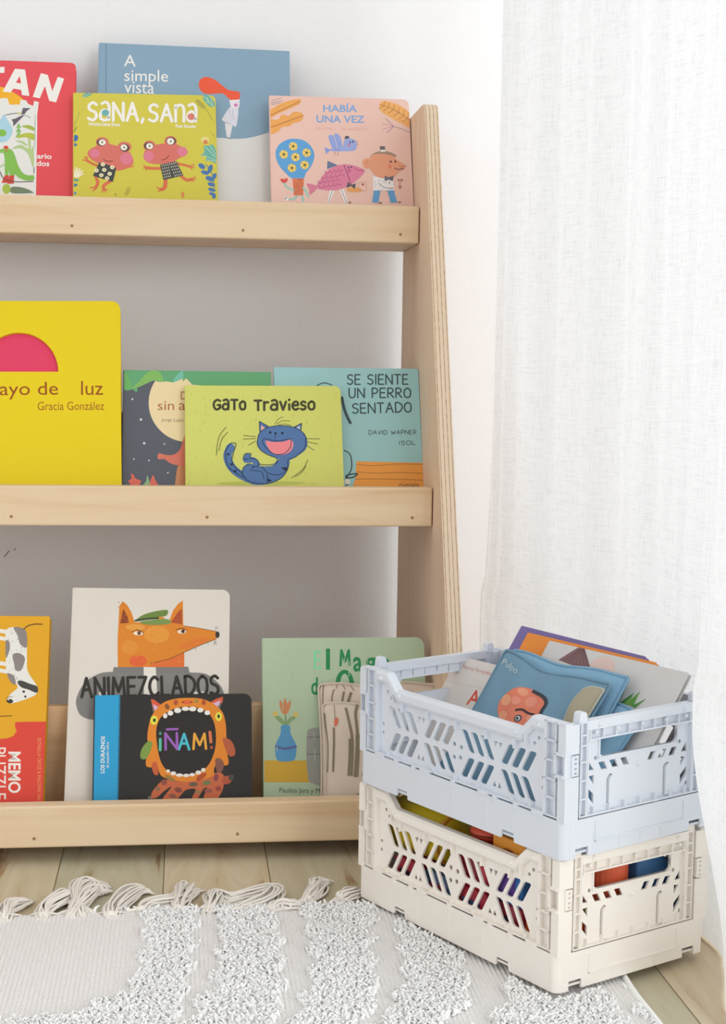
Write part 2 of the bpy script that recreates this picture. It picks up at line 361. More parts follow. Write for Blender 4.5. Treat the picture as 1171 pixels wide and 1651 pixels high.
SB = [
 dict(key='red', t=0.012, group='books on the top shelf', loc=[-0.2215,1.7328,0.6459], ex=[1.0,0.002,0.0055], up=[-0.0059,0.342,0.9397], W=0.1929, H=0.2062, kind='hard', col='e4525a', page='efe8dc', rad=0.006, name='picture_book', label='red picture book with white capital letters and a green dinosaur on the top shelf', art=[
  ['p','f0b232',1,[-191,1637,2,1717,100,1718,160,1701,230,1664,299,1622,365,1568,400,1519,333,1456,-185,1437]],['p','efece6',0,[132,1655,257,1941,266,1958,380,1951,438,1610,354,1618,342,1685,253,1699,225,1647]],
  ['p','e3545a',0,[281,1778,321,1864,340,1769]],['p','efece6',0,[5,1973,147,1976,145,1899,7,1897]],['p','efece6',0,[477,1600,564,1913,644,1891,698,1681,759,1872,831,1850,745,1537,666,1557,613,1746,557,1584]],
  ['p','e6e5e0',0,[-577,1534,85,1558,134,1571,188,1573,214,1490,332,1495,336,1558,400,1553,430,1504,485,1483,493,1547,548,1536,532,1362,536,1240,543,42,-520,16]],
  ['p','abd2e2',1,[10,1123,46,1224,112,1292,154,1360,200,1290,251,1197,258,1131,216,1042,140,1001,51,1026]],['e','86bd4c',141,1124,49,46,0],['p','6a6370',0,[350,1367,368,1453,459,1452,413,1414,389,1371]],
  ['p','6a6370',0,[242,1299,288,1314,355,1356,392,1366,342,1306,266,1211,259,1270]],['l','6a6370',10,0,[171,1352,247,1375,320,1384]],['l','6a6370',6,1,[389,1357,434,1344,456,1324]],['e','d6d294',330,1380,22,16,23],
  ['p','8aba70',0,[323,1257,296,1193,357,1195]],['p','8aba70',0,[325,1205,292,1138,362,1140]],['p','8aba70',0,[328,1156,294,1072,362,1074]],['p','a9b850',1,[359,1218,437,1233,498,1206,499,1164,428,1190]],
  ['p','b8c04e',1,[324,1095,410,1131,500,1123,502,1045,401,1079,328,1062]],['p','b6cd8c',1,[258,928,355,980,443,934,436,1049,462,1044,475,918,499,963,505,700,466,808,435,878,356,936]],
  ['p','b6cd8c',1,[295,1028,363,1030,433,983,413,971,354,1008]],
  ['p','86bd56',1,[66,851,84,900,181,925,249,917,290,847,332,717,392,620,461,595,508,597,509,537,414,534,335,570,301,607,292,580,248,582,227,659,224,581,190,582,173,843,124,869]],['e','d6503f',190,940,27,22,0],
  ['e','d66a4a',196,898,14,11,0],['p','d24d40',0,[185,587,233,589,231,496,154,494]],['p','d24d40',0,[243,589,291,590,289,487,217,485]],['l','b3d596',16,1,[71,687,129,694,186,740]],
  ['l','4f5350',9,1,[70,720,130,635,171,549,250,519,347,511,509,521]],['e','a9c050',209,420,46,63,0],['p','78886c',1,[261,438,329,450,426,431,504,390,495,374,273,368]],['l','9db6a2',6,0,[510,1361,514,936]],
  ['l','5a6a5c',8,0,[513,700,511,624]],['t','efece6','ario',542,810,708,809,542,874,1],['t','efece6','dos',542,717,684,717,542,785,1],]),
 dict(key='blue', t=0.011, group='books on the top shelf', loc=[0.0127,1.7337,0.6456], ex=[1.0,-0.0009,-0.0026], up=[0.0027,0.342,0.9397], W=0.2249, H=0.2351, kind='hard', col='88a5bb', page='efe8dc', rad=0.001, name='picture_book', label='tall slate blue picture book with a red haired figure, behind two board books', art=[
  ['p','deddda',1,[-1531,1061,-465,1136,235,1164,482,1158,679,1191,914,1273,1209,1351,1182,-676,-1484,-747]],['l','738fa5',12,0,[-1052,2338,-997,-582]],['t','efece6','A',-838,2053,-700,2055,-837,2205,0],
  ['t','efece6','simple',-830,1809,-319,1823,-830,2010,0],['t','efece6','vista',-828,1699,-482,1705,-827,1855,0],
  ['p','ea5f42',1,[42,1851,57,1915,106,1952,169,1951,243,1917,336,1837,392,1798,461,1786,517,1776,530,1728,516,1678,467,1657,411,1670,386,1693,330,1743,262,1743,169,1732,101,1743,57,1790]],
  ['p','e8e2e6',0,[401,1663,528,1677,521,1623,530,1620,519,1602,516,1564,469,1551,420,1570,411,1611]],['e','cf7dba',479,1600,24,23,0],['e','555555',503,1639,5,6,0],
  ['p','dcdce6',1,[411,1570,460,1558,504,1556,506,1477,481,1321,441,1336,321,1392,336,1449]],['p','e4e0e4',0,[348,1361,398,1348,391,1170,370,1179]],['p','e4e0e4',0,[392,1348,442,1336,407,1164,394,1170]],
  ['l','b5b4c4',5,1,[398,1541,410,1473,444,1419]],['l','b5b4c4',5,1,[442,1543,444,1474,460,1406]],['l','6e7688',8,1,[361,1175,391,1160]],['l','6e7688',8,1,[398,1160,422,1149]],]),
 dict(key='frog', t=0.011, group='books on the top shelf', loc=[-0.0416,1.7208,0.6456], ex=[0.9998,0.0069,0.019], up=[-0.0202,0.342,0.9395], W=0.1634, H=0.1673, kind='board', col='d2c74e', page='e9e2d0', rad=0.006, name='board_book', label='mustard yellow board book with two pink frogs on the top shelf', art=[
  ['e','67aaa4',-662,1654,67,24,29],['l','cfe3a0',6,1,[-721,1611,-603,1689]],['e','6cb0a2',739,1600,94,47,-52],['l','cfe0b0',6,1,[680,1658,791,1525]],['l','cfe0b0',6,1,[718,1651,739,1584]],['l','cfe0b0',6,1,[763,1635,779,1542]],
  ['l','cfe0b0',6,1,[701,1583,754,1575]],['e','b5ad52',640,1556,30,76,40],['l','a39a4d',6,1,[596,1614,699,1490,787,1340]],['l','98904d',6,1,[753,1188,797,1139]],['l','a09a55',6,1,[-825,1209,-780,1343,-758,1426]],
  ['l','7b8a52',12,1,[-824,1159,-788,1226]],['e','4571ae',-802,1090,32,43,-17],['e','5b7aa6',-812,1006,32,20,0],['l','9a8a4a',8,1,[-831,945,-821,970]],['e','5f9c96',-802,561,44,15,0],['e','4f78a8',-816,496,41,19,11],
  ['e','6f93b5',-820,396,35,19,0],['l','efe6c6',19,0,[-787,610,-853,683]],['l','efe6c6',19,0,[-787,610,-824,708]],['l','efe6c6',19,0,[-787,610,-787,716]],['l','efe6c6',19,0,[-787,610,-751,701]],
  ['l','efe6c6',19,0,[-787,610,-721,677]],['l','efe6c6',19,0,[-787,610,-714,636]],['e','efe6c6',-787,619,47,29,0],['e','4f79b0',639,757,45,30,-40],['e','4f79b0',675,677,48,26,-17],['e','4f79b0',736,726,27,56,-17],
  ['e','4f79b0',729,599,54,30,-23],['e','4f79b0',780,628,24,46,-23],['e','4f79b0',744,528,45,25,-17],['e','4f79b0',749,460,45,23,-17],['e','4f79b0',754,406,42,20,-17],['e','4f79b0',771,375,21,29,0],
  ['l','5f86a0',9,1,[685,788,757,657,783,476]],['p','6db2a2',1,[627,895,673,937,667,1012,727,1021,765,1038,805,964,802,806,745,822,686,829,694,879]],['l','cfe3c0',6,0,[799,873,689,1004]],['l','cfe3c0',6,0,[800,906,742,1021]],
  ['l','cfe3c0',6,0,[798,839,642,903]],['l','cfe3c0',6,0,[798,826,693,838]],['e','e6d889',684,1095,48,43,0],['e','d8875c',688,1067,27,28,0],['e','b9ad4a',-212,428,26,62,-23],['e','d98c50',415,393,19,41,0],
  ['e','a59d4a',-349,384,12,16,0],['l','d7744f',31,1,[-531,737,-604,768,-670,808]],['l','d7744f',14,1,[-663,808,-719,816]],['l','d7744f',14,1,[-663,816,-699,852]],['l','d7744f',14,1,[-663,816,-677,862]],
  ['l','d7744f',14,1,[-215,725,-141,746]],['l','d7744f',37,1,[-572,613,-549,532,-568,475]],['l','d7744f',15,1,[-568,483,-637,466]],['l','d7744f',15,1,[-568,483,-605,426]],['l','d7744f',15,1,[-568,483,-579,443]],
  ['l','d7744f',37,1,[-400,559,-480,496,-481,452]],['l','d7744f',15,1,[-481,460,-500,414]],['l','d7744f',15,1,[-481,460,-459,415]],['l','d7744f',15,1,[-481,460,-444,441]],
  ['p','d7766a',1,[-663,907,-626,957,-538,1008,-456,1030,-338,1003,-294,984,-191,923,-147,841,-148,775,-215,717,-325,687,-443,738,-560,785,-641,841]],['e','d7766a',-495,1043,74,66,0],['e','d7766a',-244,988,80,66,0],
  ['e','dd7f93',-582,900,56,54,0],['e','dd7f93',-224,840,71,74,0],['e','5c4a3f',-506,1041,53,46,0],['e','5c4a3f',-241,976,53,50,0],['e','f1ece0',-496,1041,40,38,0],['e','f1ece0',-250,981,38,38,0],['e','8d8a78',-498,1043,12,17,0],
  ['e','8d8a78',-247,981,12,17,0],['l','7a3b35',9,1,[-487,832,-443,803,-376,808]],['p','4a4d4a',0,[-531,786,-443,762,-340,723,-355,641,-378,543,-604,618]],['e','efe6c4',-490,762,25,25,0],['e','b3aa6a',-490,762,10,10,0],
  ['e','efe6c4',-384,727,25,25,0],['e','b3aa6a',-384,727,10,10,0],['e','efe6c4',-563,684,25,25,0],['e','b3aa6a',-563,684,10,10,0],['e','efe6c4',-475,693,25,25,0],['e','b3aa6a',-475,693,10,10,0],['e','efe6c4',-414,645,25,25,0],
  ['e','b3aa6a',-414,645,10,10,0],['e','efe6c4',-508,626,25,24,0],['e','b3aa6a',-508,626,10,10,0],['e','efe6c4',-443,588,25,24,0],['e','b3aa6a',-443,588,10,10,0],['l','d7744f',38,1,[177,723,73,721,7,728]],
  ['l','d7744f',14,1,[14,728,-27,757]],['l','d7744f',14,1,[14,728,-30,723]],['l','d7744f',14,1,[14,720,-1,699]],['l','d7744f',31,1,[356,786,446,768,505,749]],['l','d7744f',13,1,[497,752,550,778]],
  ['l','d7744f',13,1,[497,749,552,740]],['l','d7744f',13,1,[497,749,527,716]],['l','d7744f',47,1,[223,584,211,485,174,456]],['l','d7744f',16,1,[166,455,122,481]],['l','d7744f',16,1,[166,455,136,432]],
  ['l','d7744f',38,1,[406,619,465,579,517,588]],['l','d7744f',14,1,[517,588,562,621]],['l','d7744f',14,1,[517,588,564,588]],['l','d7744f',14,1,[509,584,539,563]],
  ['p','d7766a',1,[-28,884,2,967,62,1006,181,1036,301,1044,390,1015,471,958,470,909,372,849,297,798,148,776,45,786,-14,827]],['e','d7766a',43,1006,71,70,0],['e','d7766a',286,1068,72,70,0],['e','dd7f93',31,873,59,66,0],
  ['e','dd7f93',419,939,60,63,0],['e','5c4a3f',35,1006,56,46,0],['e','5c4a3f',291,1072,57,50,0],['e','f1ece0',44,1003,40,38,0],['e','f1ece0',285,1068,42,42,0],['e','8d8a78',44,1003,12,17,0],['e','8d8a78',288,1067,12,17,0],
  ['l','7a3b35',9,1,[176,826,231,847,263,889]],['p','4a4d4a',0,[160,768,349,816,425,636,197,574]],['l','ddd8c8',8,0,[181,764,186,744]],['l','ddd8c8',8,0,[203,770,209,750]],['l','ddd8c8',8,0,[225,775,231,756]],
  ['l','ddd8c8',8,0,[248,781,253,761]],['l','ddd8c8',8,0,[270,787,276,767]],['l','ddd8c8',8,0,[293,793,298,773]],['l','ddd8c8',8,0,[315,798,321,779]],['l','ddd8c8',8,0,[337,804,343,785]],['l','ddd8c8',8,0,[188,728,193,708]],
  ['l','ddd8c8',8,0,[210,733,216,714]],['l','ddd8c8',8,0,[232,739,238,720]],['l','ddd8c8',8,0,[255,745,260,725]],['l','ddd8c8',8,0,[285,751,290,731]],['l','ddd8c8',8,0,[307,757,313,737]],['l','ddd8c8',8,0,[329,762,335,743]],
  ['l','ddd8c8',8,0,[352,768,357,748]],['l','ddd8c8',8,0,[195,692,200,672]],['l','ddd8c8',8,0,[217,697,223,678]],['l','ddd8c8',8,0,[239,703,245,683]],['l','ddd8c8',8,0,[262,709,267,689]],['l','ddd8c8',8,0,[299,715,304,695]],
  ['l','ddd8c8',8,0,[321,721,327,701]],['l','ddd8c8',8,0,[344,726,349,707]],['l','ddd8c8',8,0,[366,732,372,712]],['l','ddd8c8',8,0,[202,656,207,636]],['l','ddd8c8',8,0,[224,661,230,642]],['l','ddd8c8',8,0,[246,667,252,647]],
  ['l','ddd8c8',8,0,[269,673,274,653]],['l','ddd8c8',8,0,[313,679,319,659]],['l','ddd8c8',8,0,[336,685,341,665]],['l','ddd8c8',8,0,[358,690,364,671]],['l','ddd8c8',8,0,[380,696,386,676]],['l','ddd8c8',8,0,[208,620,214,600]],
  ['l','ddd8c8',8,0,[231,625,236,606]],['l','ddd8c8',8,0,[253,631,259,611]],['l','ddd8c8',8,0,[275,637,281,617]],['l','ddd8c8',8,0,[327,643,333,623]],['l','ddd8c8',8,0,[350,649,355,629]],['l','ddd8c8',8,0,[372,654,378,635]],
  ['l','ddd8c8',8,0,[395,660,400,640]],['g','efece6','SaNA,',-655,1325,-24,1327,-652,1550,35],['g','efece6','SAna',43,1322,590,1328,47,1540,35],['e','6fb0b2',-459,1421,42,42,0],['e','d98074',527,1390,42,42,0],
  ['t','efece6','Verónica Suárez Rivera',-655,1252,-292,1249,-654,1302,1],['t','efece6','Rosa Salvador',346,1248,589,1244,348,1294,1],]),
 dict(key='pink', t=0.011, group='books on the top shelf', loc=[0.184,1.7088,0.6456], ex=[1.0,0.0034,0.0093], up=[-0.0099,0.342,0.9396], W=0.1644, H=0.17, kind='board', col='ebc5b8', page='e0bfb6', rad=0.007, name='board_book', label='pale pink board book with a fish and a bird, right end of top shelf', art=[
  ['p','eca85c',1,[-852,1483,-700,1595,-565,1649,-467,1661,-479,1602,-598,1532,-733,1462,-853,1392]],['l','8a5a3a',6,0,[-838,1431,-468,1636]],
  ['p','eca85e',1,[-854,1376,-735,1388,-689,1455,-607,1441,-554,1492,-464,1487,-436,1438,-475,1371,-550,1352,-603,1310,-693,1290,-738,1232,-857,1200]],['l','8a5a3a',6,0,[-841,1276,-436,1450]],
  ['l','7d7a90',5,0,[-811,1625,-684,1674]],['l','7d7a90',5,0,[-812,1600,-677,1637]],['l','7d7a90',5,0,[-808,1580,-700,1607]],
  ['p','edae68',1,[464,1599,497,1658,566,1667,701,1623,819,1534,845,1435,822,1338,721,1382,573,1469,492,1528]],['l','9a6a45',6,1,[478,1624,637,1562,832,1426]],['l','9a6a45',5,0,[526,1609,536,1673]],
  ['l','9a6a45',5,0,[526,1609,460,1563]],['l','9a6a45',5,0,[578,1585,588,1649]],['l','9a6a45',5,0,[578,1585,512,1540]],['l','9a6a45',5,0,[637,1559,648,1623]],['l','9a6a45',5,0,[637,1559,572,1514]],
  ['l','9a6a45',5,0,[696,1522,707,1586]],['l','9a6a45',5,0,[696,1522,631,1477]],['l','9a6a45',5,0,[755,1483,766,1558]],['l','9a6a45',5,0,[755,1483,690,1437]],['l','9a6a45',5,0,[800,1451,811,1526]],
  ['l','9a6a45',5,0,[800,1451,734,1405]],['l','7f7a99',6,1,[628,1342,733,1307,829,1260]],['l','7f7a99',6,0,[628,1342,534,1443]],['l','c9929f',6,0,[628,1342,496,1375]],['l','c9929f',6,0,[628,1342,493,1300]],
  ['l','7f7a99',6,0,[628,1342,541,1252]],['t','84a9d8','HABÍA',-202,1506,200,1514,-197,1623,1],['t','84a9d8','UNA VEZ',-286,1363,282,1374,-282,1459,1],['t','e2a7a4','Celia Gómez',-309,1269,-94,1273,-308,1312,0],
  ['t','e2a7a4','Teresa Bellón',-7,1274,312,1278,-5,1317,0],['p','64a4d8',1,[-774,945,-735,1060,-637,1131,-555,1147,-444,1130,-357,1054,-320,941,-357,810,-426,711,-460,642,-586,639,-662,705,-741,808]],
  ['e','f0cd68',-565,1049,50,54,0],['l','a07f3a',5,0,[-546,1049,-520,1050]],['l','f5e9bd',5,0,[-550,1037,-530,1021]],['l','a07f3a',5,0,[-559,1029,-552,1002]],['l','f5e9bd',5,0,[-571,1028,-580,1002]],
  ['l','a07f3a',5,0,[-581,1036,-602,1019]],['l','f5e9bd',5,0,[-584,1048,-609,1047]],['l','a07f3a',5,0,[-580,1061,-600,1076]],['l','f5e9bd',5,0,[-570,1069,-578,1095]],['l','a07f3a',5,0,[-558,1069,-550,1096]],
  ['l','f5e9bd',5,0,[-549,1061,-528,1078]],['e','5f6238',-565,1049,15,16,0],['e','f0cd68',-678,943,50,54,0],['l','a07f3a',5,0,[-659,943,-634,944]],['l','f5e9bd',5,0,[-663,931,-643,915]],['l','a07f3a',5,0,[-673,923,-666,897]],
  ['l','f5e9bd',5,0,[-685,923,-693,896]],['l','a07f3a',5,0,[-694,930,-715,913]],['l','f5e9bd',5,0,[-698,942,-723,942]],['l','a07f3a',5,0,[-694,955,-714,971]],['l','f5e9bd',5,0,[-684,963,-691,989]],
  ['l','a07f3a',5,0,[-672,963,-664,990]],['l','f5e9bd',5,0,[-663,956,-642,973]],['e','5f6238',-678,943,15,16,0],['e','f0cd68',-411,971,50,54,0],['l','a07f3a',5,0,[-392,972,-367,972]],['l','f5e9bd',5,0,[-396,959,-376,943]],
  ['l','a07f3a',5,0,[-406,951,-399,925]],['l','f5e9bd',5,0,[-418,951,-426,924]],['l','a07f3a',5,0,[-427,958,-448,941]],['l','f5e9bd',5,0,[-431,971,-456,970]],['l','a07f3a',5,0,[-427,983,-447,999]],
  ['l','f5e9bd',5,0,[-417,991,-424,1017]],['l','a07f3a',5,0,[-405,992,-396,1018]],['l','f5e9bd',5,0,[-395,984,-374,1001]],['e','5f6238',-411,971,15,16,0],['e','f0cd68',-542,911,50,54,0],['l','a07f3a',5,0,[-523,911,-497,912]],
  ['l','f5e9bd',5,0,[-527,899,-507,883]],['l','a07f3a',5,0,[-536,891,-529,865]],['l','f5e9bd',5,0,[-548,890,-557,864]],['l','a07f3a',5,0,[-558,898,-578,881]],['l','f5e9bd',5,0,[-561,910,-586,910]],
  ['l','a07f3a',5,0,[-557,923,-577,938]],['l','f5e9bd',5,0,[-547,931,-554,957]],['l','a07f3a',5,0,[-535,931,-527,958]],['l','f5e9bd',5,0,[-526,924,-505,940]],['e','5f6238',-542,911,15,16,0],['e','f0cd68',-438,813,50,54,0],
  ['l','a07f3a',5,0,[-419,813,-393,814]],['l','f5e9bd',5,0,[-423,801,-403,785]],['l','a07f3a',5,0,[-432,793,-425,767]],['l','f5e9bd',5,0,[-444,793,-453,766]],['l','a07f3a',5,0,[-454,800,-475,783]],
  ['l','f5e9bd',5,0,[-457,812,-482,812]],['l','a07f3a',5,0,[-453,825,-473,840]],['l','f5e9bd',5,0,[-443,833,-450,859]],['l','a07f3a',5,0,[-431,833,-423,859]],['l','f5e9bd',5,0,[-422,826,-401,842]],['e','5f6238',-438,813,15,16,0],
  ['e','f0cd68',-587,772,50,53,0],['l','a07f3a',5,0,[-567,772,-542,773]],['l','f5e9bd',5,0,[-571,760,-552,744]],['l','a07f3a',5,0,[-581,752,-574,726]],['l','f5e9bd',5,0,[-593,752,-602,725]],['l','a07f3a',5,0,[-603,759,-623,742]],
  ['l','f5e9bd',5,0,[-606,771,-631,771]],['l','a07f3a',5,0,[-602,784,-622,799]],['l','f5e9bd',5,0,[-592,792,-599,818]],['l','a07f3a',5,0,[-580,792,-572,818]],['l','f5e9bd',5,0,[-571,785,-550,801]],['e','5f6238',-587,772,15,16,0],
  ['p','de7e5b',0,[-586,639,-450,643,-466,427,-573,424]],['e','4a4a4a',-514,622,7,8,0],['e','4a4a4a',-484,624,7,8,0],['l','8f4a38',5,0,[-559,587,-559,572]],['l','8f4a38',5,0,[-541,587,-542,573]],
  ['l','8f4a38',5,0,[-524,588,-524,573]],['l','8f4a38',5,0,[-506,588,-506,574]],['l','8f4a38',5,0,[-488,588,-489,574]],['l','8f4a38',5,0,[-470,589,-471,574]],['l','8f4a38',5,0,[-560,559,-560,545]],
  ['l','8f4a38',5,0,[-542,560,-542,545]],['l','8f4a38',5,0,[-524,560,-525,546]],['l','8f4a38',5,0,[-507,561,-507,546]],['l','8f4a38',5,0,[-489,561,-489,547]],['l','8f4a38',5,0,[-471,561,-472,547]],
  ['l','8f4a38',5,0,[-560,532,-561,518]],['l','8f4a38',5,0,[-543,532,-543,518]],['l','8f4a38',5,0,[-525,533,-525,518]],['l','8f4a38',5,0,[-507,533,-508,519]],['l','8f4a38',5,0,[-490,534,-490,519]],
  ['l','8f4a38',5,0,[-472,534,-472,520]],['l','8f4a38',5,0,[-561,505,-561,490]],['l','8f4a38',5,0,[-543,505,-544,491]],['l','8f4a38',5,0,[-526,506,-526,491]],['l','8f4a38',5,0,[-508,506,-508,491]],
  ['l','8f4a38',5,0,[-490,506,-491,492]],['l','8f4a38',5,0,[-473,507,-473,492]],['l','8f4a38',5,0,[-562,477,-562,463]],['l','8f4a38',5,0,[-544,478,-544,463]],['l','8f4a38',5,0,[-526,478,-527,464]],
  ['l','8f4a38',5,0,[-509,479,-509,464]],['l','8f4a38',5,0,[-491,479,-491,465]],['l','8f4a38',5,0,[-473,479,-474,465]],['l','8f4a38',5,0,[-562,450,-563,436]],['l','8f4a38',5,0,[-545,451,-545,436]],
  ['l','8f4a38',5,0,[-527,451,-527,436]],['l','8f4a38',5,0,[-509,451,-510,437]],['l','8f4a38',5,0,[-492,452,-492,437]],['l','8f4a38',5,0,[-474,452,-475,438]],['l','9dccbe',25,1,[-576,490,-644,520,-677,568]],
  ['p','d9604f',1,[-723,607,-715,636,-682,627,-649,644,-641,609,-680,573]],['l','9dccbe',25,1,[-460,525,-429,477,-412,418]],['l','9dccbe',25,1,[-540,415,-575,378,-626,372]],['l','9dccbe',25,1,[-478,417,-465,356]],
  ['p','f0ece6',0,[-684,383,-662,419,-633,376,-656,352]],['l','3c3c3c',9,0,[-677,375,-655,403]],['p','da8499',1,[-298,540,-422,579,-395,505,-386,435]],['p','6f7a9b',0,[-180,766,-169,875,-49,821]],
  ['p','dd85a2',1,[-313,536,-250,651,-173,750,-52,818,53,832,157,815,262,761,211,678,119,595,-2,527,-122,496,-240,503]],['l','8a3f5f',8,0,[20,826,63,691,100,570]],['l','9a4468',5,1,[-274,561,-271,532,-248,526,-230,543]],
  ['l','9a4468',5,1,[-220,572,-218,543,-194,537,-176,554]],['l','9a4468',5,1,[-166,583,-164,554,-141,548,-123,565]],['l','9a4468',5,1,[-113,594,-111,565,-87,559,-69,576]],['l','9a4468',5,1,[-59,605,-57,576,-33,570,-15,587]],
  ['l','9a4468',5,1,[-285,619,-283,590,-260,584,-241,601]],['l','9a4468',5,1,[-232,630,-229,601,-206,595,-188,612]],['l','9a4468',5,1,[-178,641,-176,612,-152,606,-134,623]],['l','9a4468',5,1,[-124,652,-122,623,-99,617,-80,634]],
  ['l','9a4468',5,1,[-70,663,-68,634,-45,628,-26,645]],['l','9a4468',5,1,[-243,678,-241,649,-218,643,-200,660]],['l','9a4468',5,1,[-190,689,-188,660,-164,654,-146,671]],['l','9a4468',5,1,[-136,700,-134,671,-110,665,-92,682]],
  ['l','9a4468',5,1,[-82,711,-80,682,-57,676,-38,693]],['l','9a4468',5,1,[-28,723,-26,693,-3,687,16,704]],['l','9a4468',5,1,[-201,747,-199,718,-176,712,-157,729]],['l','9a4468',5,1,[-148,758,-145,729,-122,723,-104,740]],
  ['l','9a4468',5,1,[-94,770,-92,740,-68,734,-50,751]],['l','9a4468',5,1,[-40,781,-38,751,-14,746,4,762]],['e','5c4060',74,792,10,11,0],['e','5c4060',108,801,10,11,0],['e','cc6a90',80,753,22,24,0],
  ['l','8a3f5f',6,1,[144,787,192,759,262,769]],['e','e8a565',131,511,92,32,0],['p','5d5a66',0,[42,532,60,613,96,570,152,596,138,519,95,559]],['l','c9957a',5,0,[182,609,276,615,272,505,178,499,182,609]],
  ['e','c76a58',233,581,15,16,0],['p','f2efea',0,[-154,500,-104,493,-164,334,-189,337]],['l','555555',6,0,[-129,492,-176,337]],['p','f2efea',0,[-40,507,5,519,51,339,14,338]],['l','555555',6,0,[-18,511,33,341]],
  ['e','8a7060',73,349,21,11,0],['p','a0aee0',1,[-135,1019,-74,1059,16,1073,33,1139,94,1172,168,1146,186,1086,156,1019,74,1004,-31,998,-121,1000]],['p','98a8de',1,[-149,1175,-121,1208,-85,1185,-55,1046,-107,1041]],
  ['p','98a8de',1,[-80,1206,-46,1227,-6,1179,4,1064,-59,1054]],['l','e6d3e4',6,0,[-77,1185,-50,1050]],['p','8fa0da',0,[-201,1050,-127,1016,-184,958]],['p','5d5a66',1,[42,1160,50,1193,80,1201,98,1178]],
  ['e','c58ab8',88,1083,19,21,0],['e','4c4a60',103,1119,10,12,0],['e','4c4a60',138,1129,11,12,0],['p','e6a58f',0,[180,1135,211,1152,185,1105]],['p','e6a58f',0,[185,1102,214,1086,181,1082]],['l','8a6a60',6,0,[-76,996,-88,944]],
  ['l','8a6a60',6,0,[-39,997,-51,945]],['l','6a78b0',5,0,[-68,1010,-67,1036]],['l','6a78b0',5,0,[-46,1005,-42,1037]],['l','6a78b0',5,0,[-22,1011,-18,1037]],['e','e5a182',292,851,55,65,0],
  ['l','c77f62',6,1,[316,884,285,867,284,826]],['p','a88f7d',1,[340,934,388,993,494,1018,598,998,642,950,491,946]],
  ['p','e5a182',1,[308,868,353,956,432,977,537,972,611,949,662,893,745,838,722,788,655,751,623,704,539,667,435,675,348,746]],['p','6c6a6e',0,[451,1076,512,1081,518,1012,457,1008]],
  ['p','efe9e4',0,[458,1031,517,1035,518,1009,459,1006]],['p','efeceb',0,[358,690,435,671,494,661,598,639,602,512,351,506]],['l','9a97a0',5,0,[420,637,424,629]],['l','9a97a0',5,0,[457,631,461,623]],
  ['l','9a97a0',5,0,[380,598,384,590]],['l','9a97a0',5,0,[573,550,577,542]],['l','9a97a0',5,0,[541,625,545,617]],['l','9a97a0',5,0,[488,616,492,608]],['l','9a97a0',5,0,[406,637,410,629]],['l','9a97a0',5,0,[411,530,415,522]],
  ['l','9a97a0',5,0,[552,549,556,541]],['l','9a97a0',5,0,[549,629,553,621]],['l','9a97a0',5,0,[434,570,439,562]],['l','9a97a0',5,0,[530,542,534,534]],['l','9a97a0',5,0,[568,643,572,635]],['l','9a97a0',5,0,[502,565,506,557]],
  ['l','9a97a0',5,0,[482,629,486,621]],['l','9a97a0',5,0,[475,640,479,632]],['l','9a97a0',5,0,[576,542,580,534]],['l','9a97a0',5,0,[491,613,495,605]],['l','9a97a0',5,0,[572,580,576,572]],['l','9a97a0',5,0,[564,544,568,536]],
  ['l','9a97a0',5,0,[481,598,485,590]],['l','9a97a0',5,0,[502,597,506,589]],['l','9a97a0',5,0,[402,611,406,603]],['l','9a97a0',5,0,[553,648,557,640]],['l','9a97a0',5,0,[374,568,378,560]],['l','9a97a0',5,0,[428,581,432,573]],
  ['l','9a97a0',5,0,[473,607,477,599]],['l','9a97a0',5,0,[594,629,598,621]],['l','9a97a0',5,0,[460,625,464,617]],['l','9a97a0',5,0,[510,617,514,609]],['l','9a97a0',5,0,[444,554,448,546]],['l','9a97a0',5,0,[437,579,441,571]],
  ['l','9a97a0',5,0,[573,641,578,633]],['l','9a97a0',5,0,[380,620,384,612]],['l','9a97a0',5,0,[539,574,543,566]],['l','9a97a0',5,0,[419,608,424,600]],['l','9a97a0',5,0,[405,591,409,583]],['l','9a97a0',5,0,[373,559,377,551]],
  ['l','9a97a0',5,0,[567,530,571,522]],['l','9a97a0',5,0,[530,529,534,521]],['l','9a97a0',5,0,[369,612,374,604]],['l','9a97a0',5,0,[584,554,588,546]],['l','9a97a0',5,0,[456,529,460,521]],['l','9a97a0',5,0,[504,547,509,539]],
  ['l','9a97a0',5,0,[433,626,437,618]],['l','9a97a0',5,0,[468,634,472,626]],['l','9a97a0',5,0,[449,527,453,519]],['l','9a97a0',5,0,[443,650,447,642]],['l','9a97a0',5,0,[376,628,380,620]],['l','9a97a0',5,0,[544,607,548,599]],
  ['l','9a97a0',5,0,[433,638,437,630]],['l','9a97a0',5,0,[589,600,593,592]],['l','9a97a0',5,0,[414,643,418,635]],['l','9a97a0',5,0,[379,628,383,620]],['l','9a97a0',5,0,[521,634,525,626]],['l','9a97a0',5,0,[374,586,378,578]],
  ['l','9a97a0',5,0,[419,521,423,513]],['l','9a97a0',5,0,[392,581,396,573]],['l','9a97a0',5,0,[542,600,546,592]],['l','9a97a0',5,0,[590,593,595,585]],['p','6b6b78',0,[493,698,540,678,598,701,586,627,539,650,493,625]],
  ['p','68a1d2',0,[361,507,436,508,407,356,333,354]],['p','68a1d2',0,[518,510,593,517,627,361,553,353]],['e','8a7a6a',430,352,22,11,0],['e','8a7a6a',654,365,22,11,0],['e','7a5045',574,881,14,15,0],['e','7a5045',627,884,14,15,0],
  ['e','df8670',561,820,23,25,0],['l','5c5058',11,1,[612,799,664,784,719,798]],['l','8a5a50',6,1,[674,833,699,817,754,835]],['l','5c5c66',6,1,[425,599,490,547,594,538]],['l','444444',9,0,[547,621,546,597]],
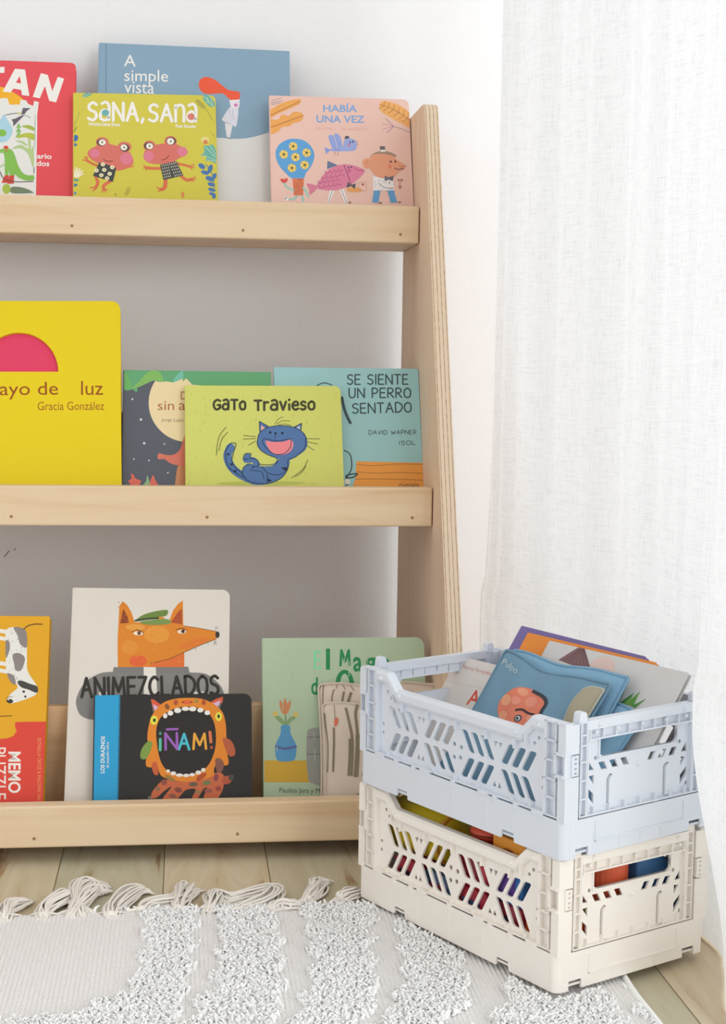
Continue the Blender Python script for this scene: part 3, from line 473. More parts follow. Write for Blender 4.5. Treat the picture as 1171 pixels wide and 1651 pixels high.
  ['l','b98378',11,1,[668,527,672,624]],['e','b98378',656,648,15,16,0],['e','b98378',692,649,15,16,0],['e','b98378',670,562,24,16,0],]),
 dict(key='yellow', t=0.016, group='books on the middle shelf', loc=[-0.1748,1.6035,0.3371], ex=[0.9998,0.0071,0.0196], up=[-0.0209,0.3419,0.9395], W=0.2195, H=0.2332, kind='board', col='e8ce15', page='e2486a', rad=0.01, name='board_book', label='big plain yellow board book with a pink half circle window', hole=[419,1499,415,1558,404,1617,386,1674,361,1728,330,1778,293,1823,251,1863,205,1896,155,1923,103,1943,48,1954,-7,1958,-62,1955,-116,1943,-169,1924,-218,1897,-263,1864,-304,1824,-339,1780,-369,1730,-393,1677,-409,1620,-419,1562,-422,1503], art=[
  ['t','9a4f1c','rayo de',-289,1180,420,1183,-293,1380,0],['t','9a4f1c','luz',666,1227,904,1226,666,1389,0],['t','a5641f','Gracia González',200,1055,915,1054,199,1152,0],]),
 dict(key='night', t=0.01, group='books on the middle shelf', loc=[0.0168,1.6092,0.335], ex=[1.0,0.0001,0.0003], up=[-0.0004,0.342,0.9397], W=0.1627, H=0.1562, kind='board', col='5b5f69', page='d9d2c2', rad=0.006, name='board_book', label='dark night sky board book with a cream moon, partly behind the lime cat book', art=[
  ['e','ebd6a8',-113,1188,430,456,0],
  ['p','67a777',0,[-826,1582,816,1591,813,1341,-64,1400,-101,1443,-135,1474,-162,1432,-172,1473,-230,1441,-280,1423,-354,1435,-420,1425,-495,1442,-577,1401,-671,1357,-663,1316,-683,1305,-725,1336,-823,1334]],
  ['p','84b862',1,[-725,1353,-643,1435,-578,1516,-504,1559,-421,1536,-387,1435,-495,1442,-577,1401,-671,1357]],['p','76bda4',1,[-280,1427,-239,1503,-177,1564,-162,1513,-172,1473,-230,1441]],
  ['p','6fb46a',1,[-818,1547,-759,1469,-725,1346,-815,1340]],['t','b0704a','D',-192,1226,-118,1226,-191,1318,0],['t','b0704a','sin',-443,1098,-263,1100,-444,1201,0],['t','b0704a','a',-212,1101,-138,1101,-213,1181,0],
  ['t','8a7a5a','Jorge Luján',-401,955,-162,954,-401,1006,0],['e','d6d6d2',-721,1222,11,11,0],['e','d6d6d2',-625,987,14,15,0],['e','d6d6d2',-587,714,14,15,0],['e','d6d6d2',-369,708,9,9,0],['e','d6d6d2',-698,533,9,9,0],
  ['e','d6d6d2',-535,518,9,9,0],['e','d6d6d2',-328,380,9,9,0],['p','c98a62',1,[-210,475,-87,493,-86,-27,-281,-28,-250,244]],
  ['p','d87a68',1,[-441,572,-419,600,-349,581,-268,586,-202,639,-166,751,-129,838,-80,856,-79,467,-218,465,-308,491,-365,534,-431,533]],
  ['p','dd6f60',0,[-757,283,-719,309,-727,366,-701,360,-681,314,-614,284,-631,242,-671,224,-728,233,-737,258]],['p','8db583',1,[-599,216,-563,285,-551,346,-530,293,-519,217]],
  ['p','dd6f60',1,[-522,225,-510,302,-486,351,-466,302,-432,222]],]),
 dict(key='teal', t=0.01, group='books on the middle shelf', loc=[0.1849,1.6092,0.335], ex=[1.0,0.0017,0.0047], up=[-0.005,0.342,0.9397], W=0.1634, H=0.1626, kind='board', col='9cc8c9', page='6b6a66', rad=0.003, name='picture_book', label='pale turquoise picture book with hand lettering and an orange bench, middle shelf', art=[
  ['p','ec9f4a',0,[74,526,924,508,901,-16,-77,-15,56,319]],['l','a5703a',7,1,[72,487,298,476,525,495,923,491]],['l','a5703a',7,1,[70,405,295,389,567,397,919,384]],['l','a5703a',7,1,[49,319,428,320,915,304]],
  ['l','3f5056',33,1,[-67,1271,-48,1153,-13,1046,19,975]],['l','3f5056',12,1,[-343,1412,-263,1446,-173,1419]],['l','3f5056',14,1,[-58,652,8,599,17,447,-45,331]],['l','3f5056',16,1,[-45,331,-33,366,80,382,34,342,-45,331]],
  ['e','e8e4da',-33,289,31,37,0],['l','3f5056',11,0,[-59,238,-25,261]],['g','3f5056','SE SIENTE',1,1430,690,1439,4,1545,16],['g','3f5056','UN PERRO',15,1272,716,1281,18,1382,16],
  ['g','3f5056','SENTADO',50,1087,716,1108,51,1201,16],['g','4f6066','DAVID WAPNER',224,839,762,845,225,887,8],['g','4f6066','ISOL',563,718,746,724,564,765,8],['t','6d5a48','ojoreja',540,178,766,178,544,290,0],]),
 dict(key='cat', t=0.011, group='books on the middle shelf', loc=[0.0904,1.5964,0.3354], ex=[0.9999,0.0036,0.0099], up=[-0.0106,0.342,0.9396], W=0.1718, H=0.1397, kind='board', col='d2d56f', page='e6e3c8', rad=0.007, name='board_book', label='lime green board book with a laughing blue cat on the middle shelf', art=[
  ['l','bcc058',6,0,[254,1270,241,1232]],['l','bcc058',6,0,[-229,1284,-242,1248]],['l','bcc058',6,0,[-785,874,-791,856]],['l','bcc058',6,0,[-696,884,-713,836]],['l','bcc058',6,0,[-639,1103,-653,1062]],
  ['l','bcc058',6,0,[743,719,731,687]],['l','bcc058',6,0,[811,1300,792,1250]],['l','bcc058',6,0,[-650,1010,-666,962]],['l','bcc058',6,0,[-548,715,-562,674]],['l','bcc058',6,0,[-227,751,-234,733]],
  ['l','bcc058',6,0,[-746,1121,-760,1078]],['l','bcc058',6,0,[-130,1004,-144,965]],['l','bcc058',6,0,[-86,1020,-103,973]],['l','bcc058',6,0,[331,1082,317,1043]],['l','bcc058',6,0,[22,399,6,355]],
  ['l','bcc058',6,0,[-376,288,-383,268]],['l','bcc058',6,0,[-155,526,-163,504]],['l','bcc058',6,0,[-20,1306,-35,1263]],['l','bcc058',6,0,[433,723,414,673]],['l','bcc058',6,0,[-328,592,-342,554]],
  ['l','bcc058',6,0,[124,850,106,801]],['l','bcc058',6,0,[742,831,726,788]],['l','bcc058',6,0,[-749,587,-763,546]],['l','bcc058',6,0,[811,453,801,426]],['l','bcc058',6,0,[-207,621,-213,604]],
  ['l','bcc058',6,0,[-648,1282,-664,1235]],['l','bcc058',6,0,[-630,1076,-640,1045]],['l','bcc058',6,0,[630,1262,618,1228]],['l','bcc058',6,0,[62,390,45,342]],['l','bcc058',6,0,[611,1045,599,1012]],
  ['l','bcc058',6,0,[-256,390,-275,337]],['l','bcc058',6,0,[-593,1154,-601,1129]],['l','bcc058',6,0,[-459,819,-472,780]],['l','bcc058',6,0,[-402,1343,-413,1310]],['l','bcc058',6,0,[-233,731,-251,678]],
  ['l','bcc058',6,0,[309,786,294,746]],['l','bcc058',6,0,[298,1291,279,1239]],['l','bcc058',6,0,[449,398,432,351]],['l','bcc058',6,0,[-191,912,-198,892]],['l','bcc058',6,0,[226,1281,219,1262]],
  ['l','bcc058',6,0,[-272,1290,-278,1274]],['l','bcc058',6,0,[-591,1236,-602,1205]],['l','bcc058',6,0,[-809,402,-822,363]],['l','bcc058',6,0,[-598,1071,-608,1041]],['l','bcc058',6,0,[562,270,549,237]],
  ['l','bcc058',6,0,[-676,973,-685,946]],['l','bcc058',6,0,[-814,321,-826,285]],['l','bcc058',6,0,[-604,756,-610,739]],['l','bcc058',6,0,[24,288,7,239]],['l','bcc058',6,0,[326,1063,315,1032]],
  ['l','bcc058',6,0,[-573,511,-586,475]],['l','bcc058',6,0,[465,988,455,963]],['l','bcc058',6,0,[499,279,481,231]],['l','bcc058',6,0,[495,458,479,414]],['l','bcc058',6,0,[-470,784,-481,754]],
  ['l','bcc058',6,0,[-795,1315,-805,1288]],['l','bcc058',6,0,[-419,596,-437,543]],['l','bcc058',6,0,[-110,333,-129,279]],['l','bcc058',6,0,[763,950,754,925]],['l','bcc058',6,0,[-509,669,-527,619]],
  ['l','bcc058',6,0,[564,825,549,783]],['l','bcc058',6,0,[248,361,231,315]],['l','bcc058',6,0,[411,826,403,803]],['l','bcc058',6,0,[482,985,464,937]],['l','bcc058',6,0,[790,916,778,884]],['l','bcc058',6,0,[736,558,728,536]],
  ['l','bcc058',6,0,[-632,1181,-650,1130]],['l','bcc058',6,0,[525,284,509,243]],['l','bcc058',6,0,[-264,750,-272,729]],['l','bcc058',6,0,[-828,300,-842,259]],['l','bcc058',6,0,[23,336,11,304]],['l','bcc058',6,0,[606,449,597,425]],
  ['l','bcc058',6,0,[-425,1027,-434,1002]],['l','bcc058',6,0,[140,1065,128,1032]],['l','bcc058',6,0,[-635,364,-645,334]],['l','bcc058',6,0,[-84,713,-102,662]],['l','bcc058',6,0,[-154,354,-166,319]],
  ['l','bcc058',6,0,[41,777,35,760]],['l','bcc058',6,0,[-844,482,-852,460]],['e','bcc261',-46,272,482,25,0],['l','5577a8',91,1,[-376,682,-411,586,-379,474,-296,386,-183,322]],
  ['p','5577a8',1,[-251,330,-250,426,-203,489,-134,489,-42,465,81,473,136,537,260,543,250,440,178,336,46,268,-108,253,-199,285]],['l','5577a8',63,1,[-190,582,-209,537,-133,537,-88,489]],['p','5577a8',0,[-58,981,52,916,-53,811]],
  ['p','f0b3a6',0,[-37,937,13,900,-37,846]],['p','5577a8',0,[412,960,324,916,403,846]],['p','b9c4de',0,[396,933,347,908,393,876]],
  ['p','5577a8',1,[-86,730,-58,840,29,908,184,931,339,908,438,835,471,746,441,649,330,568,252,533,144,549,38,601,-51,649]],['p','f08b91',1,[10,754,87,743,211,749,281,770,316,722,286,641,207,598,115,601,47,657]],
  ['l','2c3a58',9,1,[-20,787,26,775,149,754,289,782]],['l','2c3a58',8,1,[-17,778,-21,730,39,649,115,601,208,609,279,681,292,770]],['e','242a3a',62,853,14,15,0],['e','242a3a',196,845,14,15,0],
  ['p','242a3a',0,[105,853,136,853,120,820]],['l','242a3a',6,0,[120,824,114,778]],
  ['l','2c3a58',8,1,[-86,730,-58,840,29,908,184,931,339,908,438,835,453,746,433,665,330,568,252,540,247,440,178,336,46,273,-107,274,-198,306,-250,378,-234,458,-164,497]],
  ['l','2c3a58',8,1,[-86,730,-46,649,38,593,126,556,128,505,50,481,-65,486]],['l','2c3a58',8,1,[-55,981,-52,859]],['l','2c3a58',8,1,[-55,981,45,921]],['l','2c3a58',8,1,[412,960,324,911]],['l','2c3a58',8,1,[412,960,400,872]],
  ['l','2c3a58',8,1,[-375,730,-430,634,-409,474,-304,378,-213,330]],['l','2c3a58',8,1,[-375,730,-317,722,-346,618,-363,522,-318,442,-250,386]],['l','2c3a58',8,1,[-240,537,-224,602,-154,609,-163,561,-87,537,-73,473,-134,457]],
  ['l','2c3a58',6,1,[-166,409,-134,457,-149,489]],['l','2c3a58',6,1,[-135,417,-43,401,-17,321]],['l','2c3a58',6,1,[-42,465,33,385,140,368,202,392]],['l','2c3a58',6,1,[18,377,24,313]],['p','26304a',0,[170,448,242,453,230,400]],
  ['p','26304a',0,[-415,618,-380,605,-414,586]],['p','26304a',0,[-394,490,-351,506,-360,471]],['p','26304a',0,[17,329,70,300,15,281]],['p','26304a',0,[-352,410,-318,429,-322,391]],['l','4a4a3a',6,0,[-97,803,-235,819]],
  ['l','4a4a3a',6,0,[-97,782,-236,775]],['l','4a4a3a',6,0,[-98,756,-179,706]],['l','4a4a3a',6,0,[460,781,612,778]],['l','4a4a3a',6,0,[467,746,586,717]],['l','4a4a3a',6,0,[458,705,546,645]],
  ['l','56563c',6,1,[-418,916,-504,795,-533,586]],['l','56563c',6,1,[-404,859,-474,763,-502,642]],['l','56563c',6,1,[472,539,404,424,278,328]],['l','56563c',6,1,[451,472,395,392,324,344]],
  ['l','56563c',6,1,[115,944,155,1006,210,1033]],['l','56563c',6,1,[138,944,193,986,287,986]],['l','56563c',6,1,[153,937,216,950,293,937]],['g','47462f','GaTo',-554,1118,-207,1119,-552,1229,27],
  ['g','47462f','Travieso',-103,1111,560,1121,-102,1222,27],]),
 dict(key='dog', t=0.022, group=None, loc=[-0.2142,1.4754,0.0359], ex=[0.9999,-0.0039,-0.0108], up=[0.0115,0.342,0.9396], W=0.1507, H=0.2027, kind='box', col='e3a721', page='e3a721', rad=0.001, name='puzzle_box', label='yellow and red puzzle box with a spotted dog on the bottom shelf', art=[
  ['p','dc4a3c',0,[-1043,44,-1092,756,279,757,373,767,431,786,464,834,444,894,448,927,472,932,851,935,884,26]],['l','e8e6de',41,0,[59,1904,337,1856]],['l','e8e6de',41,0,[63,1824,340,1782]],['l','e8e6de',41,0,[76,1560,351,1522]],
  ['l','e8e6de',41,0,[79,1489,355,1445]],['p','e8e6de',1,[312,1869,382,1910,455,1894,521,1808,537,1586,551,1451,646,1305,656,1232,592,1183,416,1123,356,1141,383,1213,456,1292,369,1390,332,1463,321,1671]],
  ['p','8f8582',1,[388,1906,479,1900,523,1845,529,1699,462,1733,434,1820]],['p','8f8582',1,[389,1616,442,1641,509,1604,512,1537,479,1457,425,1463,411,1524]],['p','8f8582',1,[314,1764,351,1755,359,1684,344,1622,324,1597]],
  ['p','8f8582',1,[344,1426,404,1412,432,1353,429,1311,383,1341]],['p','4b4a46',1,[452,1335,483,1356,574,1323,653,1292,652,1229,565,1262,492,1286]],['e','3f3b38',383,1144,34,22,-11],['e','efefec',370,1156,7,5,0],
  ['e','3f3b38',519,1241,13,13,0],['e','3f3b38',537,1190,12,12,0],['l','6a4a35',5,1,[343,1177,372,1186,413,1189]],['l','5b3a28',11,1,[489,1884,538,1926,609,1943,684,1941]],['l','5b3a28',8,1,[222,984,316,990,412,995]],
  ['l','8c8880',4,0,[417,1675,428,1672]],['l','8c8880',4,0,[480,1872,493,1870]],['l','8c8880',4,0,[487,1832,501,1830]],['l','8c8880',4,0,[437,1853,449,1851]],['l','8c8880',4,0,[461,1633,476,1630]],
  ['l','8c8880',4,0,[360,1747,370,1745]],['l','8c8880',4,0,[437,1381,451,1379]],['l','8c8880',4,0,[472,1669,487,1667]],['l','8c8880',4,0,[351,1718,366,1716]],['l','8c8880',4,0,[464,1649,475,1647]],
  ['l','8c8880',4,0,[378,1762,390,1760]],['l','8c8880',4,0,[474,1768,490,1766]],['l','8c8880',4,0,[483,1846,496,1844]],['l','8c8880',4,0,[414,1863,427,1860]],['l','8c8880',4,0,[490,1815,504,1813]],
  ['l','8c8880',4,0,[361,1565,377,1562]],['l','8c8880',4,0,[362,1871,373,1868]],['l','8c8880',4,0,[422,1866,433,1864]],['l','8c8880',4,0,[435,1383,448,1380]],['l','8c8880',4,0,[411,1533,422,1530]],
  ['l','8c8880',4,0,[433,1783,447,1780]],['l','8c8880',4,0,[498,1847,511,1844]],['l','8c8880',4,0,[437,1795,449,1793]],['l','8c8880',4,0,[525,1342,535,1340]],['l','8c8880',4,0,[473,1367,484,1365]],
  ['l','8c8880',4,0,[436,1852,448,1850]],['l','8c8880',4,0,[459,1559,474,1556]],['l','8c8880',4,0,[350,1688,366,1686]],['l','8c8880',4,0,[440,1633,453,1631]],['l','8c8880',4,0,[514,1567,524,1565]],
  ['l','8c8880',4,0,[475,1699,488,1696]],['l','8c8880',4,0,[374,1637,386,1634]],['l','8c8880',4,0,[357,1538,367,1535]],['l','8c8880',4,0,[466,1862,481,1859]],['l','8c8880',4,0,[481,1609,495,1606]],
  ['l','8c8880',4,0,[387,1480,400,1478]],['l','8c8880',4,0,[389,1360,402,1358]],['l','8c8880',4,0,[412,1415,424,1413]],['l','8c8880',4,0,[449,1783,464,1781]],['l','8c8880',4,0,[373,1848,390,1845]],
  ['l','8c8880',4,0,[379,1369,395,1367]],['l','8c8880',4,0,[434,1869,444,1867]],['l','8c8880',4,0,[372,1666,386,1664]],['l','8c8880',4,0,[506,1685,516,1683]],['l','8c8880',4,0,[429,1801,439,1799]],
  ['l','8c8880',4,0,[441,1502,451,1500]],['l','8c8880',4,0,[422,1498,437,1496]],['l','8c8880',4,0,[414,1401,425,1398]],['l','8c8880',4,0,[470,1462,486,1460]],['l','8c8880',4,0,[416,1822,426,1819]],
  ['l','8c8880',4,0,[424,1782,438,1780]],['l','8c8880',4,0,[359,1458,371,1455]],['l','8c8880',4,0,[333,1780,346,1778]],['l','8c8880',4,0,[434,1667,445,1664]],['l','8c8880',4,0,[433,1369,447,1367]],
  ['l','8c8880',4,0,[494,1860,511,1858]],['l','8c8880',4,0,[496,1584,510,1581]],['l','8c8880',4,0,[442,1389,452,1387]],['l','8c8880',4,0,[453,1585,464,1582]],['l','8c8880',4,0,[471,1489,481,1487]],
  ['l','8c8880',4,0,[461,1632,474,1630]],['l','8c8880',4,0,[440,1847,454,1845]],['l','8c8880',4,0,[413,1405,424,1403]],['l','8c8880',4,0,[489,1485,503,1482]],['l','8c8880',4,0,[482,1856,496,1854]],
  ['l','8c8880',4,0,[450,1512,463,1510]],['l','8c8880',4,0,[343,1773,357,1771]],['l','8c8880',4,0,[360,1840,372,1838]],['l','8c8880',4,0,[422,1588,432,1586]],['l','8c8880',4,0,[471,1696,487,1694]],
  ['t','f0ebe0','MEMO',390,631,406,218,515,630,1],['t','f0ebe0','PUZZLE',238,673,262,155,363,673,0],['t','eb9c6a','ESTRELLA ORTIZ & PALOMA VALDIVIA',677,767,703,28,712,767,0],]),
 dict(key='fox', t=0.012, group='books on the bottom shelf', loc=[-0.0354,1.4848,0.0325], ex=[0.9999,-0.0058,-0.0161], up=[0.0171,0.342,0.9396], W=0.1642, H=0.2327, kind='board', col='e0d9ce', page='efe9dd', rad=0.008, name='board_book', label='tall off white board book with an orange fox in a grey jacket', art=[
  ['p','84817e',1,[-750,1096,-726,1229,-650,1341,-521,1421,-382,1440,-257,1449,276,1453,408,1439,575,1425,696,1343,765,1238,782,1028,643,938,-387,935,-665,963]],['p','807d7b',0,[-386,1437,-379,1488,395,1499,411,1428]],
  ['p','94918e',1,[486,1386,606,1357,712,1237,729,1103,580,1147]],['p','e0d8cc',0,[-522,1227,-419,1231,-417,1171,-520,1171]],['p','e0d8cc',0,[459,1236,563,1240,564,1177,460,1176]],
  ['p','e6e0d6',0,[-69,1495,56,1496,83,1174,-57,1173]],['p','df872e',0,[-343,1939,-340,2138,-306,2188,-263,2154,-216,2078,-171,1956]],['p','8f4528',0,[-325,1952,-299,2108,-257,2040,-234,1963,-272,1948]],
  ['p','df872e',0,[176,1960,225,2099,276,2169,324,2205,335,1924]],['p','b0532f',0,[202,1967,278,2084,316,2116,321,1947]],
  ['p','df872e',0,[-335,1489,-347,1772,-343,1947,-168,1964,176,1957,334,1932,492,1910,688,1874,697,1805,525,1735,350,1654,353,1494]],['p','e07238',0,[15,1530,184,1577,350,1651,353,1494,-21,1491]],['e','e2663a',-127,1555,92,60,0],
  ['e','e59a3e',59,1837,134,91,0],['e','e3923a',-220,1698,89,76,0],['e','e07c33',450,1750,165,37,19],['e','e6a048',-167,1911,104,34,0],['l','7a4a20',7,1,[0,1530,184,1577,350,1651,525,1732,682,1795]],
  ['l','8a5424',6,1,[334,1932,492,1910,688,1874]],['p','6f8943',1,[-176,1978,-96,2041,23,2081,160,2101,159,2045,84,2024,-153,1975]],['l','3d4a2b',20,1,[-166,1982,-35,2004,85,2013]],
  ['p','7c9550',1,[-123,1969,25,1995,160,2002,208,1968,146,1945,-33,1938]],['p','d78f33',0,[72,2024,126,2027,133,2003,76,1999]],['e','efe5d4',-135,1847,51,21,-3],['e','4a3426',-125,1850,19,20,0],
  ['l','5a3a20',8,1,[-199,1857,-143,1884,-76,1851]],['e','efe5d4',320,1870,45,21,3],['e','4a3426',332,1873,19,20,0],['l','5a3a20',8,1,[260,1888,319,1904,369,1886]],['e','3b3836',695,1841,23,35,0],
  ['l','8a857a',5,0,[673,1889,680,1935]],['l','8a857a',5,0,[688,1897,699,1928]],['l','8a857a',5,0,[667,1775,660,1729]],['l','8a857a',5,0,[675,1775,683,1737]],['l','8a857a',5,0,[466,1704,466,1674]],
  ['l','8a857a',5,0,[592,1766,603,1739]],['l','eba545',5,0,[305,1556,286,1550]],['l','d9792a',4,0,[-211,1606,-222,1601]],['l','d9792a',4,0,[-299,1656,-292,1646]],['l','d9792a',5,0,[238,1729,241,1722]],
  ['l','eba545',5,0,[-155,1912,-161,1900]],['l','cf8430',5,0,[269,1763,253,1758]],['l','eba545',5,0,[-178,1856,-195,1848]],['l','eba545',5,0,[331,1664,355,1657]],['l','d9792a',5,0,[-53,1719,-40,1713]],
  ['l','eba545',5,0,[322,1551,343,1544]],['l','eba545',5,0,[160,1670,160,1659]],['l','d9792a',4,0,[6,1600,14,1592]],['l','cf8430',5,0,[265,1792,286,1782]],['l','d9792a',5,0,[-10,1840,6,1829]],
  ['l','d9792a',5,0,[250,1686,241,1675]],['l','cf8430',5,0,[137,1730,138,1721]],['l','d9792a',4,0,[-57,1639,-56,1627]],['l','d9792a',5,0,[79,1899,90,1888]],['l','eba545',4,0,[-197,1632,-193,1628]],
  ['l','eba545',5,0,[64,1659,76,1655]],['l','eba545',4,0,[-147,1601,-151,1591]],['l','eba545',4,0,[-305,1781,-317,1778]],['l','eba545',5,0,[-254,1898,-243,1895]],['l','eba545',4,0,[-154,1605,-143,1598]],
  ['l','eba545',4,0,[-322,1692,-338,1688]],['l','cf8430',4,0,[-99,1684,-87,1678]],['l','cf8430',5,0,[-7,1806,6,1796]],['l','cf8430',5,0,[268,1632,278,1624]],['l','d9792a',4,0,[-176,1665,-159,1662]],
  ['l','cf8430',4,0,[195,1555,199,1549]],['l','d9792a',5,0,[8,1871,-3,1862]],['l','cf8430',5,0,[-55,1920,-33,1911]],['l','eba545',5,0,[-164,1874,-183,1865]],['l','eba545',4,0,[12,1540,36,1535]],
  ['l','cf8430',5,0,[-37,1828,-49,1818]],['l','cf8430',5,0,[82,1786,78,1778]],['l','d9792a',5,0,[-327,1910,-343,1902]],['l','eba545',5,0,[-272,1884,-287,1879]],['l','d9792a',4,0,[-182,1720,-184,1712]],
  ['l','eba545',4,0,[-74,1657,-63,1650]],['l','eba545',5,0,[10,1698,29,1687]],['l','cf8430',4,0,[60,1565,74,1559]],['l','cf8430',4,0,[19,1564,13,1555]],['l','cf8430',5,0,[284,1809,280,1805]],
  ['l','eba545',4,0,[-192,1620,-177,1616]],['l','cf8430',5,0,[92,1745,97,1742]],['l','cf8430',5,0,[-311,1803,-331,1793]],['l','d9792a',4,0,[-198,1700,-188,1696]],['l','d9792a',4,0,[-95,1577,-113,1573]],
  ['l','eba545',5,0,[233,1677,242,1673]],['l','cf8430',5,0,[109,1622,119,1616]],['l','d9792a',5,0,[301,1875,290,1867]],['l','d9792a',4,0,[-8,1551,13,1541]],['l','d9792a',5,0,[-134,1835,-129,1827]],
  ['l','eba545',5,0,[132,1653,137,1642]],['l','cf8430',5,0,[-264,1784,-280,1777]],['l','cf8430',5,0,[-286,1891,-262,1882]],['l','eba545',5,0,[-243,1808,-233,1797]],['l','d9792a',5,0,[-113,1858,-131,1850]],
  ['l','eba545',5,0,[299,1632,291,1627]],['l','eba545',5,0,[8,1861,6,1851]],['l','cf8430',4,0,[-55,1535,-44,1528]],['l','d9792a',5,0,[148,1609,167,1605]],['l','d9792a',5,0,[9,1737,-3,1727]],['l','d9792a',4,0,[-54,1671,-32,1665]],
  ['l','cf8430',5,0,[165,1669,152,1660]],['l','cf8430',4,0,[-60,1664,-40,1658]],['l','d9792a',4,0,[22,1570,29,1560]],['l','cf8430',4,0,[-308,1553,-304,1547]],['l','d9792a',4,0,[-179,1543,-163,1533]],
  ['l','cf8430',4,0,[-192,1632,-188,1625]],['l','cf8430',5,0,[71,1925,68,1920]],['l','eba545',5,0,[45,1743,68,1734]],['l','cf8430',4,0,[-91,1570,-75,1561]],['l','cf8430',5,0,[169,1738,189,1731]],
  ['l','eba545',5,0,[249,1748,255,1742]],['l','d9792a',4,0,[176,1559,165,1550]],['l','eba545',5,0,[223,1645,207,1639]],['l','eba545',5,0,[-23,1811,-33,1803]],['l','d9792a',5,0,[-329,1911,-326,1906]],
  ['l','eba545',5,0,[118,1732,117,1724]],['l','d9792a',5,0,[271,1900,261,1891]],['l','d9792a',5,0,[197,1671,199,1660]],['l','cf8430',5,0,[5,1844,6,1834]],['l','d9792a',5,0,[199,1681,177,1669]],['l','eba545',5,0,[42,1721,64,1718]],
  ['l','d9792a',5,0,[210,1780,196,1773]],['l','d9792a',5,0,[-108,1783,-110,1777]],['l','d9792a',5,0,[265,1566,288,1561]],['l','eba545',5,0,[-150,1863,-151,1853]],['l','eba545',5,0,[226,1857,241,1852]],
  ['l','d9792a',5,0,[206,1679,221,1670]],['l','cf8430',4,0,[-139,1642,-138,1633]],['l','cf8430',5,0,[299,1637,316,1626]],['l','d9792a',4,0,[173,1543,174,1534]],['l','d9792a',5,0,[-279,1803,-294,1791]],
  ['l','eba545',5,0,[-94,1738,-102,1732]],['l','eba545',5,0,[306,1890,299,1878]],['l','d9792a',5,0,[256,1629,232,1623]],['l','cf8430',5,0,[216,1695,206,1686]],['l','d9792a',5,0,[-228,1800,-247,1796]],
  ['l','d9792a',5,0,[-194,1826,-201,1822]],['l','cf8430',4,0,[-200,1646,-194,1640]],['l','eba545',4,0,[-78,1624,-61,1619]],['l','d9792a',4,0,[-284,1749,-301,1741]],['l','cf8430',5,0,[227,1796,233,1790]],
  ['l','d9792a',5,0,[328,1776,327,1765]],['l','eba545',5,0,[33,1682,37,1674]],['l','cf8430',5,0,[324,1540,322,1534]],['l','eba545',5,0,[14,1910,12,1901]],['l','cf8430',4,0,[-242,1562,-223,1559]],
  ['l','eba545',4,0,[-122,1612,-133,1602]],['l','d9792a',5,0,[-186,1916,-178,1912]],['l','eba545',5,0,[313,1674,330,1667]],['l','eba545',5,0,[-287,1869,-304,1862]],['l','eba545',5,0,[-289,1846,-273,1838]],
  ['l','eba545',4,0,[125,1583,119,1580]],['l','d9792a',5,0,[26,1830,12,1827]],['l','cf8430',5,0,[-185,1776,-178,1769]],['l','cf8430',5,0,[288,1723,272,1719]],['l','75726f',4,0,[450,1143,456,1129]],
  ['l','75726f',4,0,[-390,1263,-383,1244]],['l','75726f',4,0,[-119,1067,-112,1047]],['l','989592',4,0,[-24,1289,-17,1263]],['l','75726f',4,0,[-348,1107,-342,1094]],['l','75726f',4,0,[83,1326,89,1308]],
  ['l','75726f',4,0,[-612,1349,-606,1326]],['l','75726f',4,0,[291,1208,298,1185]],['l','75726f',4,0,[506,1319,512,1298]],['l','75726f',4,0,[-613,1324,-606,1310]],['l','75726f',4,0,[283,1017,290,991]],
  ['l','989592',4,0,[560,1215,566,1188]],['l','989592',4,0,[-450,1269,-443,1245]],['l','989592',4,0,[36,1384,43,1362]],['l','75726f',4,0,[-617,1280,-610,1259]],['l','75726f',4,0,[339,1006,345,991]],
  ['l','989592',4,0,[-210,1178,-203,1158]],['l','989592',4,0,[356,1029,363,1005]],['l','989592',4,0,[281,1074,288,1049]],['l','989592',4,0,[657,1251,663,1229]],['l','989592',4,0,[125,1221,132,1196]],
  ['l','989592',4,0,[-209,1381,-203,1360]],['l','75726f',4,0,[504,1320,511,1297]],['l','989592',4,0,[-248,1321,-242,1308]],['l','989592',4,0,[405,1403,411,1390]],['l','989592',4,0,[64,1070,71,1046]],
  ['l','75726f',4,0,[-563,1206,-556,1189]],['l','75726f',4,0,[114,1321,120,1300]],['l','989592',4,0,[-158,1384,-151,1358]],['l','75726f',4,0,[213,1199,219,1185]],['l','75726f',4,0,[-250,995,-244,980]],
  ['l','989592',4,0,[296,1036,303,1016]],['l','75726f',4,0,[-347,1318,-341,1302]],['l','989592',4,0,[-317,1004,-311,980]],['l','989592',4,0,[-499,1212,-493,1193]],['l','75726f',4,0,[-150,1318,-144,1306]],
  ['l','75726f',4,0,[54,1030,60,1017]],['l','989592',4,0,[297,1240,303,1227]],['l','989592',4,0,[30,1188,37,1167]],['l','75726f',4,0,[297,1096,303,1080]],['l','75726f',4,0,[-627,1390,-620,1375]],
  ['l','75726f',4,0,[-341,1389,-334,1368]],['l','75726f',4,0,[617,1373,623,1351]],['l','75726f',4,0,[-473,1104,-466,1088]],['l','989592',4,0,[234,1209,240,1186]],['l','989592',4,0,[265,1372,272,1359]],
  ['l','989592',4,0,[402,1258,408,1234]],['l','75726f',4,0,[556,1195,562,1183]],['l','75726f',4,0,[-196,1049,-190,1032]],['l','75726f',4,0,[664,1185,670,1160]],['l','989592',4,0,[-555,1176,-549,1157]],
  ['l','75726f',4,0,[-341,1332,-334,1319]],['l','989592',4,0,[372,1103,378,1081]],['l','75726f',4,0,[-257,1021,-250,994]],['l','75726f',4,0,[110,1009,116,992]],['l','75726f',4,0,[571,1369,577,1353]],
